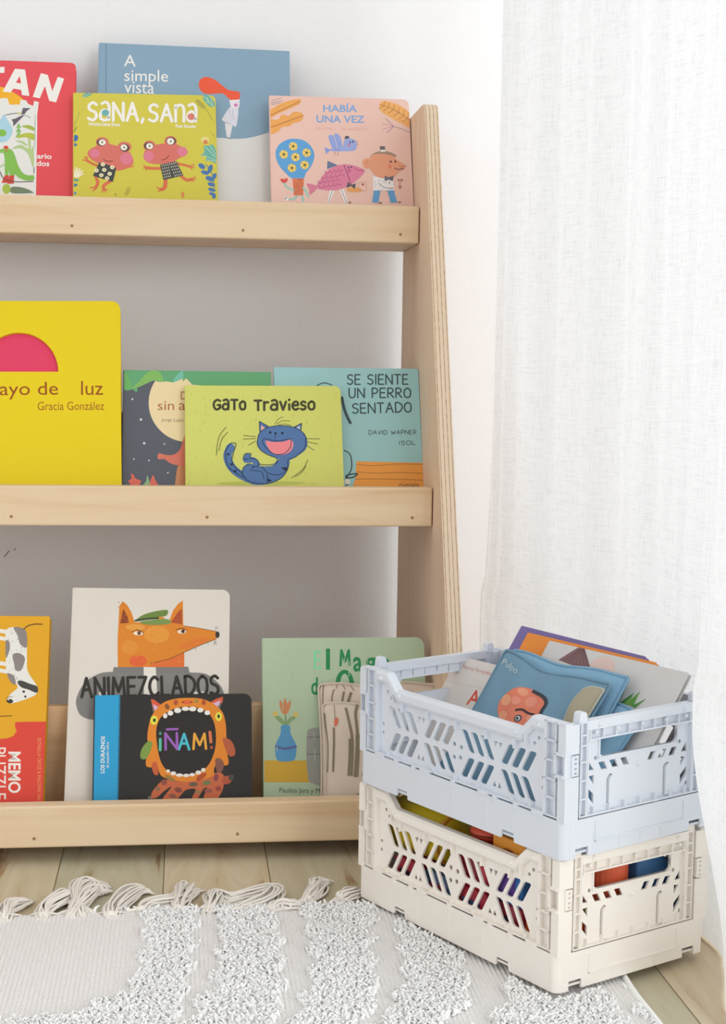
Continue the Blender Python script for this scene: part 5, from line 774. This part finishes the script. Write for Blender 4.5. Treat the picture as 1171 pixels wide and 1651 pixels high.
for i, d in enumerate(CLOTH):
    o = cushion(d['part'], d['W'], d['H'], d['t'], (m_cl2, m_cl1, m_cl2)[i], cb_root, 1.3+i*2.1, (.003, .008, .002)[i], extra=d.get('art'))
    o.matrix_local = inv@frame_m(d)
    o['label'] = ('lighter blue back page', 'blue front page with salmon face', 'small light blue corner page low at the right')[i]
    if d.get('tag'):
        W, H, t = d['W'], d['H'], d['t']; q = catmull([(d['tag'][k]*1e-4, d['tag'][k+1]*1e-4) for k in range(0, len(d['tag']), 2)], True, 6)
        q = [(min(x, W/2-.0012), min(max(z, .004), H-.0012)) for x, z in q]; n_q = len(q); cx = sum(a[0] for a in q)/n_q; cz = sum(a[1] for a in q)/n_q
        bm = bmesh.new(); prev = None
        for r_ in range(9, -1, -1):
            k = r_/9; ring = []
            for x, z in (q if r_ else [(cx, cz)]):
                x, z = cx+(x-cx)*k, cz+(z-cz)*k; xx, zz = warp(x, z, W, H, .008)
                ring.append(bm.verts.new((xx, t/2+cushion_depth(x, z, W, H, t, -1, 3.4)-.0005-.0030*math.sqrt(max(0, 1-k**4)), zz)))
            if prev:
                for a in range(n_q): bm.faces.new((prev[a], prev[(a+1) % n_q], ring[(a+1) % n_q], ring[a]) if r_ else (prev[a], prev[(a+1) % n_q], ring[0]))
            prev = ring
        tg = obj('flap', bm, m_tan, o, smooth=True); tg['label'] = 'tan cloth flap'
        bm = bmesh.new(); tube(bm, [(warp(x, z, W, H, .008)[0], t/2+cushion_depth(x, z, W, H, t, -1, 3.4)-.0008, warp(x, z, W, H, .008)[1]) for x, z in q+q[:1]], .0009, 6); obj('flap_seam', bm, m_seam, o, smooth=True)
pouch = thing('cloth_pouch', 'cream linen cloth pouch with printed olive reeds, on the bottom shelf behind the crates', 'pouch', frame_m(POUCH[1])); inv = pouch.matrix_world.inverted()
for i, d in enumerate(POUCH):
    o = cushion(d['part'], d['W'], d['H'], d['t'], m_lin, pouch, .4+i*1.7, .0, extra=d.get('art') or None); o.matrix_local = inv@frame_m(d)

# ------------------------------------------------------------------ folding crates
CW, CL, CH = .166, .267, .106
def crate_walls(parent, m, dm):
    L, W, H, hb = CL, CW, CH, .030
    sides = {'long': [lambda u, v, w: (-w, u, v), lambda u, v, w: (W+w, u, v)], 'short': [lambda u, v, w: (u, -w, v), lambda u, v, w: (u, L+w, v)]}
    # base tray
    bm = bmesh.new(); r = .007; th = .0022
    for fn in sides['long']:
        pts = [(r, 0), (.056, 0), (.057, .007), (.071, .007), (.072, 0), (L-.072, 0), (L-.071, .007), (L-.057, .007), (L-.056, 0), (L-r, 0), (L-r, hb), (r, hb)]
        prism(bm, pts, lambda u, v: fn(u, v, 0), lambda u, v: fn(u, v, -th))
        for uc in (.030, .095, L-.095, L-.030):
            box(bm, uc-.006, uc+.006, hb-.001, hb+.003, -.0035, .0008, fn)
        for uc in (.055, .080, .1335, L-.080, L-.055): box(bm, uc-.002, uc+.002, hb-.003, hb+.0025, -.003, .0012, fn)
        for uc in (.090, L-.090, .1335): box(bm, uc-.0004, uc+.0004, .004, hb-.004, -.0004, .0003, fn)
    for fn in sides['short']:
        pts = [(r, 0), (.013, 0), (.013, .0075), (.0265, .0075), (.0265, 0), (W-.0265, 0), (W-.0265, .0075), (W-.013, .0075), (W-.013, 0), (W-r, 0), (W-r, hb), (r, hb)]
        prism(bm, pts, lambda u, v: fn(u, v, 0), lambda u, v: fn(u, v, -th))
        box(bm, .033, W-.033, .010, .0115, -.0002, .0010, fn); box(bm, .033, .0345, .010, .026, -.0002, .0010, fn); box(bm, W-.0345, W-.033, .010, .026, -.0002, .0010, fn)
        for uc in (.060, W/2, W-.060): box(bm, uc-.0003, uc+.0003, .001, .010, -.0002, .0004, fn)
    for cx, cy, a0 in ((r, r, PI), (W-r, r, 1.5*PI), (W-r, L-r, 0), (r, L-r, .5*PI)):
        o_, i_ = [], []
        for k in range(9):
            a = a0+.5*PI*k/8; o_.append((cx+r*math.cos(a), cy+r*math.sin(a))); i_.append((cx+(r-th)*math.cos(a), cy+(r-th)*math.sin(a)))
        prism(bm, o_+i_[::-1], lambda x, y: (x, y, 0), lambda x, y: (x, y, hb))
    box(bm, th, W-th, th, L-th, .0025, .0045)
    obj('base_tray', bm, m, parent, bevel=.0005)
    # long walls: lattice panel, dipped rim, ribs, corner ladders
    for fn in sides['long']:
        prof = [(.004, .031), (L-.004, .031), (L-.004, H-.003), (L-.040, H-.003), (L-.053, .091), (.053, .091), (.040, H-.003), (.004, H-.003)]
        holes = []
        def par(u, v, lean, h_=.0178, w_=.0084):
            b_ = [(u-w_/2-lean, v-h_/2), (u+w_/2-lean, v-h_/2), (u+w_/2+lean, v+h_/2), (u-w_/2+lean, v+h_/2)]
            c_ = []
            for i in range(4):
                p0, p1, p2 = b_[i-1], b_[i], b_[(i+1) % 4]
                for (q, s_) in ((p0, .2), (p2, .2)): 
                    dx, dy = q[0]-p1[0], q[1]-p1[1]; d_ = math.hypot(dx, dy); c_.append((p1[0]+dx/d_*.0016, p1[1]+dy/d_*.0016))
            return c_
        def tri(u, v, up_, s_=.0030): return [(u-s_, v-s_*up_), (u+s_, v-s_*up_), (u, v+s_*up_)] if up_ > 0 else [(u-s_, v+s_), (u, v-s_), (u+s_, v+s_)]
        for k in range(4):
            uc = .0335+.0500*k+.0250
            for row, v in ((0, .0670), (1, .0448)):
                sg = -1 if (k+row) % 2 == 0 else 1
                for j in (-1, 0, 1): holes.append(par(uc+j*.0124, v, .0052*sg))
        for uc in (.0835, .1835): holes += [tri(uc-.0030, .0722, -1, .0024), tri(uc+.0030, .0722, -1, .0024), tri(uc-.0030, .0396, 1, .0024), tri(uc+.0030, .0396, 1, .0024)]
        for uc in (.1335,): holes += [[(uc+dx+.0022*math.cos(q), vv+.0022*math.sin(q)) for q in [k_*PI/4 for k_ in range(8)]] for dx, vv in ((-.004, .060), (.005, .061), (-.003, .051), (.005, .050))]
        for uc, vv in ((.0290, .058), (.0290, .050), (L-.029, .058), (L-.029, .050), (.040, .083), (.035, .088), (L-.040, .083), (L-.035, .088)):
            holes.append([(uc+.0017*math.cos(q), vv+.0017*math.sin(q)) for q in [k_*PI/4 for k_ in range(8)]])
        bm = bmesh.new(); v_, f_ = curve_plate(prof, holes, .0020); add_vf(bm, v_, f_, lambda u, v, w: fn(u, v, w-.0062))
        # rim lip follows the dip
        top = [(.0235, H), (.0380, H), (.0400, H-.0006), (.0525, .0935), (.0545, .093), (L-.0545, .093), (L-.0525, .0935), (L-.0400, H-.0006), (L-.0380, H), (L-.0235, H)]
        for i in range(len(top)-1):
            (u0, v0), (u1, v1) = top[i], top[i+1]; hh = .0115
            q = [(u0, v0), (u1, v1), (u1, v1-hh), (u0, v0-hh)]
            # rounded lip: three facets
            sec = [(-.0085, 0), (-.0030, 0), (-.0008, -.0022), (-.0006, -.0080), (-.0030, -.0112), (-.0085, -.0115)]
            a = [bm.verts.new(fn(u0, v0+dv, dw)) for dw, dv in sec]; b = [bm.verts.new(fn(u1, v1+dv, dw)) for dw, dv in sec]
            for j in range(6): bm.faces.new((a[j], a[(j+1) % 6], b[(j+1) % 6], b[j]))
            if i == 0: bm.faces.new(a)
            if i == len(top)-2: bm.faces.new(b[::-1])
        for uc in (.060, .095, .1335, .172, L-.060): box(bm, uc-.0007, uc+.0007, .0750, .0830, -.0060, -.0008, fn)
        for uc in (.047, L-.047): box(bm, uc-.0007, uc+.0007, .081, .089, -.0060, -.0010, fn)
        for e in (0, 1):
            g = (lambda u, v, w: fn(u, v, w)) if e == 0 else (lambda u, v, w: fn(L-u, v, w))
            box(bm, .0215, .0245, .031, H, -.0070, -.0006, g)                # tall ridge
            box(bm, .0095, .0235, .031, H, -.0085, -.0066, g); box(bm, .0005, .0095, .031, .066, -.0085, -.0066, g); box(bm, .0005, .0095, .0812, H, -.0085, -.0066, g)
            box(bm, .0105, .0118, .031, H, -.0070, -.0006, g)
            for v0 in (.0312, .0455, .060, .0745, .090, H-.0014): box(bm, .0105, .0235, v0, v0+.0013, -.0070, -.0006, g)
            box(bm, .0005, .0018, .031, H, -.0070, -.0004, g)
            box(bm, .0010, .0110, .0312, .0325, -.0070, -.0006, g); box(bm, .0012, .0112, .0640, .0662, -.0070, .0012, g); box(bm, .0012, .0112, .0812, .0834, -.0070, .0012, g); box(bm, .0094, .0114, .0650, .0824, -.0050, .0012, g); box(bm, .0010, .0110, H-.0014, H, -.0070, -.0006, g)
            for (u0, v0) in ((.030, H-.006), (.057, .0885)):
                bmesh.ops.create_uvsphere(bm, u_segments=8, v_segments=6, radius=.0018, matrix=Matrix.Translation(g(u0, v0, -.0006)))
        # bottom flange
        box(bm, .0245, L-.0245, .0312, .0326, -.0070, -.0010, fn)
        for uc in (.040, .062, .105, .1335, .162, L-.062, L-.040): box(bm, uc-.0007, uc+.0007, .0312, .0365, -.0062, -.0010, fn)
        obj('long_wall', bm, m, parent)
    # short walls: hand hole, ladders, tabs
    for fn in sides['short']:
        prof = [(.0110, .031), (W-.0110, .031), (W-.0110, H-.002), (.0110, H-.002)]
        holes = [round_rect(.040, W-.040, .0750, .0900, .005, 5)]
        def pg(u, v, lean, w_=.0032, h_=.0032): return [(u-w_-lean, v-h_), (u+w_-lean, v-h_), (u+w_+lean, v+h_), (u-w_+lean, v+h_)]
        for q, s_ in ((.044, -1), (.056, -1), (.068, -1), (W-.044, 1), (W-.056, 1), (W-.068, 1)): holes.append(pg(q, .0675, .0018*s_))
        for sg, g in ((1, lambda u: u), (-1, lambda u: W-u)):
            holes.append([(g(.0275), .0655), (g(.0345), .0655), (g(.0285), .0730)][::sg]); holes.append([(g(.0290), .0610), (g(.0345), .0615), (g(.0345), .0540)][::sg])
            holes.append([(g(.0272), .0530), (g(.0272), .0470), (g(.0345), .0385), (g(.0345), .0465)][::sg])
            holes.append([(g(.0275)+.0013*math.cos(k*PI/4), .0390+.0018*math.sin(k*PI/4)) for k in range(8)]); holes.append([(g(.0360)+.0015*math.cos(k*PI/4), .0745+.0018*math.sin(k*PI/4)) for k in range(8)])
        for uc in (.0500, W-.0530):
            # slit round a sprung tab
            holes.append([(uc-.0014, .0335), (uc-.0002, .0335), (uc-.0002, .0555), (uc+.0010, .0575), (uc+.0026, .0585), (uc+.0046, .0580), (uc+.0046, .0590), (uc+.0026, .0600), (uc+.0002, .0588), (uc-.0014, .0565)])
        bm = bmesh.new(); v_, f_ = curve_plate(prof, holes, .0020); add_vf(bm, v_, f_, lambda u, v, w: fn(u, v, w-.0050))
        for uc in (.0500, W-.0530): 
            pts = [(uc, .0335), (uc+.0052, .0335), (uc+.0052, .0560), (uc+.0040, .0578), (uc+.0026, .0584), (uc+.0012, .0576), (uc, .0555)]
            prism(bm, pts, lambda u, v: fn(u, v, -.0042), lambda u, v: fn(u, v, -.0024))
        box(bm, .0240, W-.0240, .0985, H, -.0075, -.0002, fn)                # top rail
        box(bm, .0240, W-.0240, .0900, .0912, -.0065, -.0004, fn)
        for k in range(9): uc = .0270+k*(W-.0540)/8; box(bm, uc-.0006, uc+.0006, .0905, .0990, -.0060, -.0005, fn)
        for u0, u1, v0, v1 in ((.0385, .0400, .0745, .0905), (W-.0400, W-.0385, .0745, .0905), (.0385, W-.0385, .0735, .0750)): box(bm, u0, u1, v0, v1, -.0062, -.0030, fn)
        for u0 in (.0250, W-.0250): box(bm, u0-.0007, u0+.0007, .031, H, -.0062, -.0004, fn)
        box(bm, .0180, W-.0180, .0310, .0322, -.0062, -.0003, fn)
        for k in range(7): uc = .0320+k*(W-.0640)/6; box(bm, uc-.0006, uc+.0006, .0312, .0372, -.0050, -.0004, fn)
        for uc in (.0330, .0560, W/2, W-.0560, W-.0330): bmesh.ops.create_uvsphere(bm, u_segments=8, v_segments=6, radius=.0017, matrix=Matrix.Translation(fn(uc, .0960, -.0006)))
        for uc in (.0360, W-.0360): bmesh.ops.create_uvsphere(bm, u_segments=8, v_segments=6, radius=.0020, matrix=Matrix.Translation(fn(uc, .1020, -.0002)))
        bmesh.ops.create_uvsphere(bm, u_segments=10, v_segments=6, radius=.0028, matrix=Matrix.Translation(fn(W/2, .0635, -.0048)))
        for e in (0, 1):
            g = (lambda u, v, w: fn(u, v, w)) if e == 0 else (lambda u, v, w: fn(W-u, v, w))
            box(bm, .0165, .0175, .0310, H, -.0065, -.0004, g); box(bm, .0228, .0240, .0310, H, -.0065, -.0004, g); box(bm, .0160, .0245, .0310, H, -.0070, -.0058, g)
            for v0 in (.0310, .0445, .0590, .0735, .0865, .0945, H-.0012): box(bm, .0165, .0240, v0, v0+.0012, -.0065, -.0005, g)
            box(bm, .0002, .0145, .0290, .0640, -.0080, .0003, g)            # smooth corner pillar
            box(bm, .0002, .0145, .0820, H-.0015, -.0080, .0003, g)
            box(bm, .0010, .0165, .0290, .0640, -.0085, -.0055, g); box(bm, .0010, .0165, .0820, H-.002, -.0085, -.0055, g); box(bm, .0136, .0165, .0640, .0820, -.0085, -.0040, g)
            pts = [(.0150, H-.002), (.0160, H+.0055), (.0175, H+.0070), (.0215, H+.0070), (.0230, H+.0055), (.0240, H-.002)]
            prism(bm, pts, lambda u, v: g(u, v, -.0080), lambda u, v: g(u, v, -.0010))   # stacking peg
        obj('short_wall', bm, m, parent)
        for e in (0, 1):
            g = (lambda u, v, w: fn(u, v, w)) if e == 0 else (lambda u, v, w: fn(W-u, v, w))
            bm = bmesh.new(); box(bm, .0065, .0135, .0650, .0810, -.0050, .0012, g)
            lt = obj('latch', bm, m, parent, bevel=.0006)
            bm = bmesh.new()
            for vv in (.0675, .0710, .0750, .0785): box(bm, .0090, .0110, vv-.0007, vv+.0007, .0008, .0014, g)
            obj('grip_dots', bm, dm, lt)
def crate(label, p, m, dm):
    M = Matrix.Translation(p[:3])@Matrix.Rotation(p[5], 4, 'Z')@Matrix.Rotation(p[4], 4, 'Y')@Matrix.Rotation(p[3], 4, 'X')
    root = thing('folding_crate', label, 'crate', M, 'stacked folding crates'); crate_walls(root, m, dm); return root
lower = crate('cream plastic folding crate full of toys, on the rug under the blue crate', CR['lower'], m_cream, mat('cream_shadow_dots', 'c9c2b8', .6))
upper = crate('pale grey blue plastic folding crate holding books, stacked on the cream crate', CR['upper'], m_blue, mat('blue_dots', '9aa3b4', .6))

# ------------------------------------------------------------------ toys in the cream crate
ML = lower.matrix_world
def toy(name, label, hexc, bm, loc, rz=0, cat='toy', extra=None, smooth=False, bevel=.002):
    r_ = thing(name, label, cat, ML@Matrix.Translation(loc)@Matrix.Rotation(rz, 4, 'Z'), 'toys in the cream crate')
    m_ = mat('toy_'+hexc, hexc, .4, .4); o = obj('body', bm, m_, r_, smooth=smooth, bevel=bevel)
    if extra: extra(r_)
    return r_
def cube_bm(a, b, c):
    bm = bmesh.new(); box(bm, -a/2, a/2, -b/2, b/2, 0, c); return bm
def inlay(a, b, c, hexc):
    def fn(r_):
        bm = bmesh.new(); box(bm, -a/2-.0006, -a/2+.001, -b*.28, b*.28, c*.22, c*.78); obj('inlay', bm, mat('toy_'+hexc, hexc, .4), r_)
    return fn
Z0, Z1 = .0047, .0484
lay = [(.029, .030, Z0, 'd9682f', 'a8432c', 'orange toy block low beside the near corner of the cream crate'), (.029, .074, Z0, 'a8323f', '3a3f55', 'dark red toy block low in the cream crate, second from the near corner'),
       (.029, .118, Z0, 'b63a48', '4a5a7a', 'red toy block low in the middle of the cream crate'), (.029, .162, Z0, '3e5f86', 'a03a4a', 'slate blue toy block low in the cream crate'), (.029, .206, Z0, 'b02f45', '2e2e3a', 'crimson toy block low in the cream crate near its far left end'),
       (.029, .074, Z1, '3f7fc0', '6a4a9a', 'bright blue toy block in the cream crate under the orange arch'), (.029, .118, Z1, 'cf3f4c', '9a2a3a', 'red toy block in the upper layer of the cream crate'),
       (.073, .030, Z0, 'e0bf3c', 'c8a020', 'yellow toy block low behind the end wall of the cream crate'), (.117, .030, Z0, '3a78bd', '2a5a9a', 'blue toy block low behind the end wall of the cream crate')]
for (x, y, z, c, c2, lb) in lay: hh = .043 if z == Z0 else .036; toy('toy_block', lb, c, cube_bm(.040, .040, hh), (x+.002, y, z), 0, 'toy', inlay(.040, .040, hh, c2))
bm = bmesh.new(); tube(bm, [(0, -.043, .024), (0, -.041, .024), (0, -.036, .024), (0, .036, .024), (0, .041, .024), (0, .043, .024)], [.012, .020, .0235, .0235, .020, .012], 24)
toy('toy_tube', 'yellow rounded toy tube lying along the top of the cream crate', 'd8bd22', bm, (.034, .205, .0484), 0, smooth=True, bevel=0, extra=lambda r_: obj('end_ring', (lambda b: (tube(b, [(0, -.040, .024), (0, -.036, .024)], .0240, 24), b)[1])(bmesh.new()), mat('toy_amber', 'd89a2c', .3), r_))
bm = bmesh.new(); bmesh.ops.create_uvsphere(bm, u_segments=20, v_segments=14, radius=.0175, matrix=Matrix.Translation((0, 0, .0085))@Matrix.Scale(.5, 4, (0, 0, 1)))
toy('toy_stone', 'red orange rounded toy at the rim of the cream crate', 'd8553a', bm, (.031, .118, .0848), 0, smooth=True, bevel=0, extra=lambda r_: obj('band', (lambda b: (tube(b, [(.0178*math.cos(k*PI/12), .0178*math.sin(k*PI/12), .0085) for k in range(25)], .0007, 6), b)[1])(bmesh.new()), mat('toy_dark', '8f3a2a', .5), r_))
bm = bmesh.new(); pts = [(-.020, 0), (-.011, 0)]+[(.011*math.cos(PI-k*PI/10), .011*math.sin(PI-k*PI/10)*.7) for k in range(1, 10)]+[(.011, 0), (.020, 0), (.020, .0165), (-.020, .0165)]
prism(bm, pts, lambda a, z: (-.018, a, z), lambda a, z: (.018, a, z))
toy('toy_arch', 'orange toy arch at the rim of the cream crate near its corner', 'e09432', bm, (.031, .074, .0848), 0, extra=lambda r_: obj('arch_lining', (lambda b: (prism(b, [(.0108*math.cos(k*PI/10), .0108*.7*math.sin(k*PI/10)) for k in range(11)]+[(.0095*math.cos(PI-k*PI/10), .0095*.7*math.sin(PI-k*PI/10)) for k in range(11)], lambda a, z: (-.017, a, z), lambda a, z: (.017, a, z)), b)[1])(bmesh.new()), mat('toy_d9702f', 'd9702f', .5), r_), bevel=.001)
bm = bmesh.new(); bmesh.ops.create_cone(bm, cap_ends=True, segments=28, radius1=.019, radius2=.019, depth=.046, matrix=Matrix.Translation((0, 0, .023)))
toy('toy_cylinder', 'orange red toy cylinder behind the hand hole of the cream crate', 'd95f3c', bm, (.079, .031, .0484), 0, smooth=False, extra=lambda r_: obj('rim_ring', (lambda b: (tube(b, [(.019*math.cos(k*PI/12), .019*math.sin(k*PI/12), .040) for k in range(25)], .0009, 6), b)[1])(bmesh.new()), mat('toy_cf4a35', 'cf4a35', .4), r_))
bm = bmesh.new(); prism(bm, [(-.021, 0), (.030, 0), (.030, .026), (-.021, .046)], lambda a, z: (a, -.018, z), lambda a, z: (a, .018, z))
toy('toy_wedge', 'blue toy wedge behind the hand hole of the cream crate', '3f6f9f', bm, (.121, .033, .0484), 0, extra=lambda r_: obj('inlay', (lambda b: (box(b, -.014, .022, -.0186, -.0175, .006, .020), b)[1])(bmesh.new()), mat('toy_2a5a8a', '2a5a8a', .5), r_))
bm = bmesh.new(); bmesh.ops.create_uvsphere(bm, u_segments=22, v_segments=16, radius=.0195, matrix=Matrix.Translation((0, 0, .0195)))
toy('toy_block', 'grey toy block under the green ball in the cream crate', '6d7480', cube_bm(.044, .044, .0480), (.130, .077, Z0), 0, 'toy', inlay(.044, .044, .048, '555b66'))
toy('toy_ball', 'green toy ball behind the hand hole of the cream crate', '4fae45', bm, (.133, .073, .0532), 0, smooth=True, bevel=0, extra=lambda r_: obj('stripe', (lambda b: (tube(b, [(.0196*math.cos(k*PI/12), .0196*math.sin(k*PI/12), .0195) for k in range(25)], .0008, 6), b)[1])(bmesh.new()), mat('toy_8fd070', '8fd070', .4), r_))

# ------------------------------------------------------------------ curtain on the window
HI = [(.331, 1.625), (.352, 1.57), (.380, 1.48), (.410, 1.38), (.434, 1.27), (.447, 1.17), (.444, 1.136), (.424, 1.120), (.401, 1.104), (.399, 1.06), (.402, 1.0), (.408, .975)]
LO = [(.346, 1.625), (.366, 1.57), (.394, 1.48), (.420, 1.38), (.440, 1.27), (.450, 1.18), (.450, 1.150), (.444, 1.130), (.434, 1.098), (.421, 1.065), (.411, 1.03), (.411, .985)]
HIc = catmull(HI, False, 22); LOc = catmull(LO, False, 22); NU = len(HIc); NZ = 90; ZT = 2.25
bm = bmesh.new(); g = []
for j in range(NZ+1):
    z = .0015+ZT*(j/NZ)**1.35; k = min(1, z/.22); k = k*k*(3-2*k); row = []
    for i in range(NU):
        x = LOc[i][0]*(1-k)+HIc[i][0]*k; y = LOc[i][1]*(1-k)+HIc[i][1]*k; s_ = i/NU*9.0
        amp = .0065*min(1, z/.35); near = 1 if i < 92 else .35
        off = amp*near*(math.sin(s_*3.3+.5*math.sin(z*2.1))+.6*math.sin(s_*7.9+1.3+z*.9)+.28*math.sin(s_*17+z*2.3))+.002*near*math.sin(s_*29+z*5)*min(1, z)
        row.append(bm.verts.new((x+.018*max(0, z-.25)*.35+off+(.004 if z > .25 else 0), y-off*.25, z)))
    g.append(row)
for j in range(NZ):
    for i in range(NU-1): bm.faces.new((g[j][i], g[j][i+1], g[j+1][i+1], g[j+1][i]))
cur = obj('curtain', bm, m_cur, smooth=True); tag(cur, 'sheer white linen curtain hanging to the floor at the right', 'curtain')

# ------------------------------------------------------------------ rug
RX0, RX1, RY0, RY1 = -1.1, .3525, .30, 1.283
rug = thing('rug', 'white woven rug with tufted stripes and fringe on the floor', 'rug', Matrix.Translation((-.3, .9, 0)))
m_weave = mat('white_flat_weave', 'f5f3f1', .95, .05); mpw = coords(m_weave, (1, 1, 1)); wv = nd(m_weave, 'ShaderNodeTexWave'); wv.bands_direction = 'X'; wv.inputs['Scale'].default_value = 84; wv.inputs['Distortion'].default_value = 1.4; wv.inputs['Detail'].default_value = 2; wv.inputs['Detail Scale'].default_value = 6
ln(m_weave, mpw, 'Vector', wv, 'Vector'); nz = noise(m_weave, mpw, 420, 3); am = nd(m_weave, 'ShaderNodeMath', operation='ADD'); ln(m_weave, wv, 'Fac', am, 0); ln(m_weave, nz, 'Fac', am, 1); bump(m_weave, am, 'Value', .6, .0018)
m_yarn = mat('white_yarn', 'fcfcfb', .95, .05); 
def soft_yarn(m, c):                                                     # loose cotton lets some light through
    nt = m.node_tree; b = nt.nodes['Principled BSDF']; t_ = nt.nodes.new('ShaderNodeBsdfTranslucent'); t_.inputs['Color'].default_value = lin(c); x = nt.nodes.new('ShaderNodeMixShader'); x.inputs['Fac'].default_value = .42
    o_ = [q for q in nt.nodes if q.type == 'OUTPUT_MATERIAL'][0]; nt.links.new(b.outputs[0], x.inputs[1]); nt.links.new(t_.outputs[0], x.inputs[2]); nt.links.new(x.outputs[0], o_.inputs['Surface'])
#soft_yarn(m_yarn, 'fafaf9')
m_fr = mat('cream_fringe', 'f1ebe3', .95, .05)
bm = bmesh.new(); nx_, ny_ = 90, 60; top = []
for j in range(ny_+1):
    row = []
    for i in range(nx_+1):
        x = RX0+(RX1-RX0)*i/nx_; y = RY0+(RY1-RY0)*j/ny_
        row.append(bm.verts.new((x+.3, y-.9, .0032+.0008*math.sin(x*23)*math.sin(y*19))))
    top.append(row)
for j in range(ny_):
    for i in range(nx_): bm.faces.new((top[j][i], top[j][i+1], top[j+1][i+1], top[j+1][i]))
ret = bmesh.ops.extrude_face_region(bm, geom=list(bm.faces))
for v_ in ret['geom']:
    if isinstance(v_, bmesh.types.BMVert): v_.co.z = .0003
obj('woven_base', bm, m_weave, rug)
bm = bmesh.new(); tube(bm, [(RX1+.3+.0008*math.sin(q*.9), RY0-.9+(RY1-RY0)*q/60, .0042) for q in range(61)], .0026, 8); obj('edge_binding', bm, m_yarn, rug, smooth=True)
def inside(poly, x, y):
    c = False; n = len(poly); j = n-1
    for i in range(n):
        (xi, yi), (xj, yj) = poly[i], poly[j]
        if (yi > y) != (yj > y) and x < (xj-xi)*(y-yi)/(yj-yi)+xi: c = not c
        j = i
    return c
pl = CR['lower']; ca, sa = math.cos(pl[5]), math.sin(pl[5])
def in_crate(x, y, mg=.003):
    dx, dy = x-pl[0], y-pl[1]; a = dx*ca+dy*sa; b = -dx*sa+dy*ca
    return -mg < a < CW+mg and -mg < b < CL+mg
bm = bmesh.new(); st = .0026; yv = .93
verts, faces = [], []
while yv < RY1+.002:
    xv = -.30
    while xv < RX1-.004:
        x = xv+random.uniform(-.0017, .0017); y = yv+random.uniform(-.0017, .0017); xv += st
        wob = .004*math.sin(y*140)+.003*math.sin(x*170)
        if in_crate(x, y) or any(inside(P_, x+wob, y) for P_ in FLATS): continue
        a = random.uniform(0, 2*PI); hgt = random.uniform(.0048, .0074); ln_ = random.uniform(.0012, .0042); r_ = random.uniform(.0014, .0022); cv = random.uniform(-.0025, .0025)
        ca_, sa_ = math.cos(a), math.sin(a); b0 = len(verts); rings = 4
        for k in range(rings):
            t = k/(rings-1); px = x+ca_*ln_*t*t-sa_*cv*math.sin(PI*t); py = y+sa_*ln_*t*t+ca_*cv*math.sin(PI*t); pz = .003+hgt*(t-.22*t*t); rr = r_*(1-.5*t*t)
            for q in range(4):
                w = PI/2*q+a; verts.append((px+.3+rr*math.cos(w), py-.9+rr*math.sin(w), pz+(rr*.4*math.sin(w*2))))
        for k in range(rings-1):
            for q in range(4): faces.append((b0+4*k+q, b0+4*k+(q+1) % 4, b0+4*k+4+(q+1) % 4, b0+4*k+4+q))
        faces.append((b0+4*rings-4, b0+4*rings-3, b0+4*rings-2, b0+4*rings-1))
    yv += st
me = bpy.data.meshes.new('pile'); me.from_pydata(verts, [], faces)
for p_ in me.polygons: p_.use_smooth = True
pile = link('pile', me, [m_yarn], rug); pile['kind'] = 'stuff'; pile['label'] = 'fluffy white tufted stripes'
for T in TASS:
    bm = bmesh.new(); T2 = catmull([tuple(q) for q in T], False, 5); n = len(T2)
    bmesh.ops.create_uvsphere(bm, u_segments=10, v_segments=8, radius=.0042, matrix=Matrix.Translation((T2[2][0]+.3, T2[2][1]-.9, .0058))@Matrix.Scale(.8, 4, (0, 0, 1)))
    for s_ in range(28):
        a = random.uniform(-1, 1); b = random.uniform(0, 1); pts = []; ph = random.uniform(0, 6)
        for i, (x, y) in enumerate(T2):
            t = i/(n-1); dx, dy = (T2[min(i+1, n-1)][0]-T2[max(i-1, 0)][0], T2[min(i+1, n-1)][1]-T2[max(i-1, 0)][1]); d_ = math.hypot(dx, dy) or 1
            wd = .003+.0075*math.sin(PI*min(1, t*.8))**1.0+(.006*max(0, t-.75)*4*random.uniform(.6, 1.2) if t > .75 else 0)
            o_ = a*wd+(.0012+.003*max(0, t-.5))*math.sin(ph+t*11)
            pts.append((x-dy/d_*o_+.3, y+dx/d_*o_-.9, .0016+.011*b*math.sin(PI*min(1, .15+t*.8))*(1-a*a*.6)))
        tube(bm, pts, .00105, 5)
    for s_ in range(9):                                                  # threads from the weave to the knot
        a = (s_-4)/4
        tube(bm, [(T2[0][0]+.3+a*.013, RY1-.9-.001, .0035), ((T2[0][0]+T2[2][0])/2+.3+a*.008, (RY1+T2[2][1])/2-.9, .0055), (T2[2][0]+.3+a*.003, T2[2][1]-.9, .0075)], .0009, 5)
    obj('tassel', bm, m_fr, rug, smooth=True)
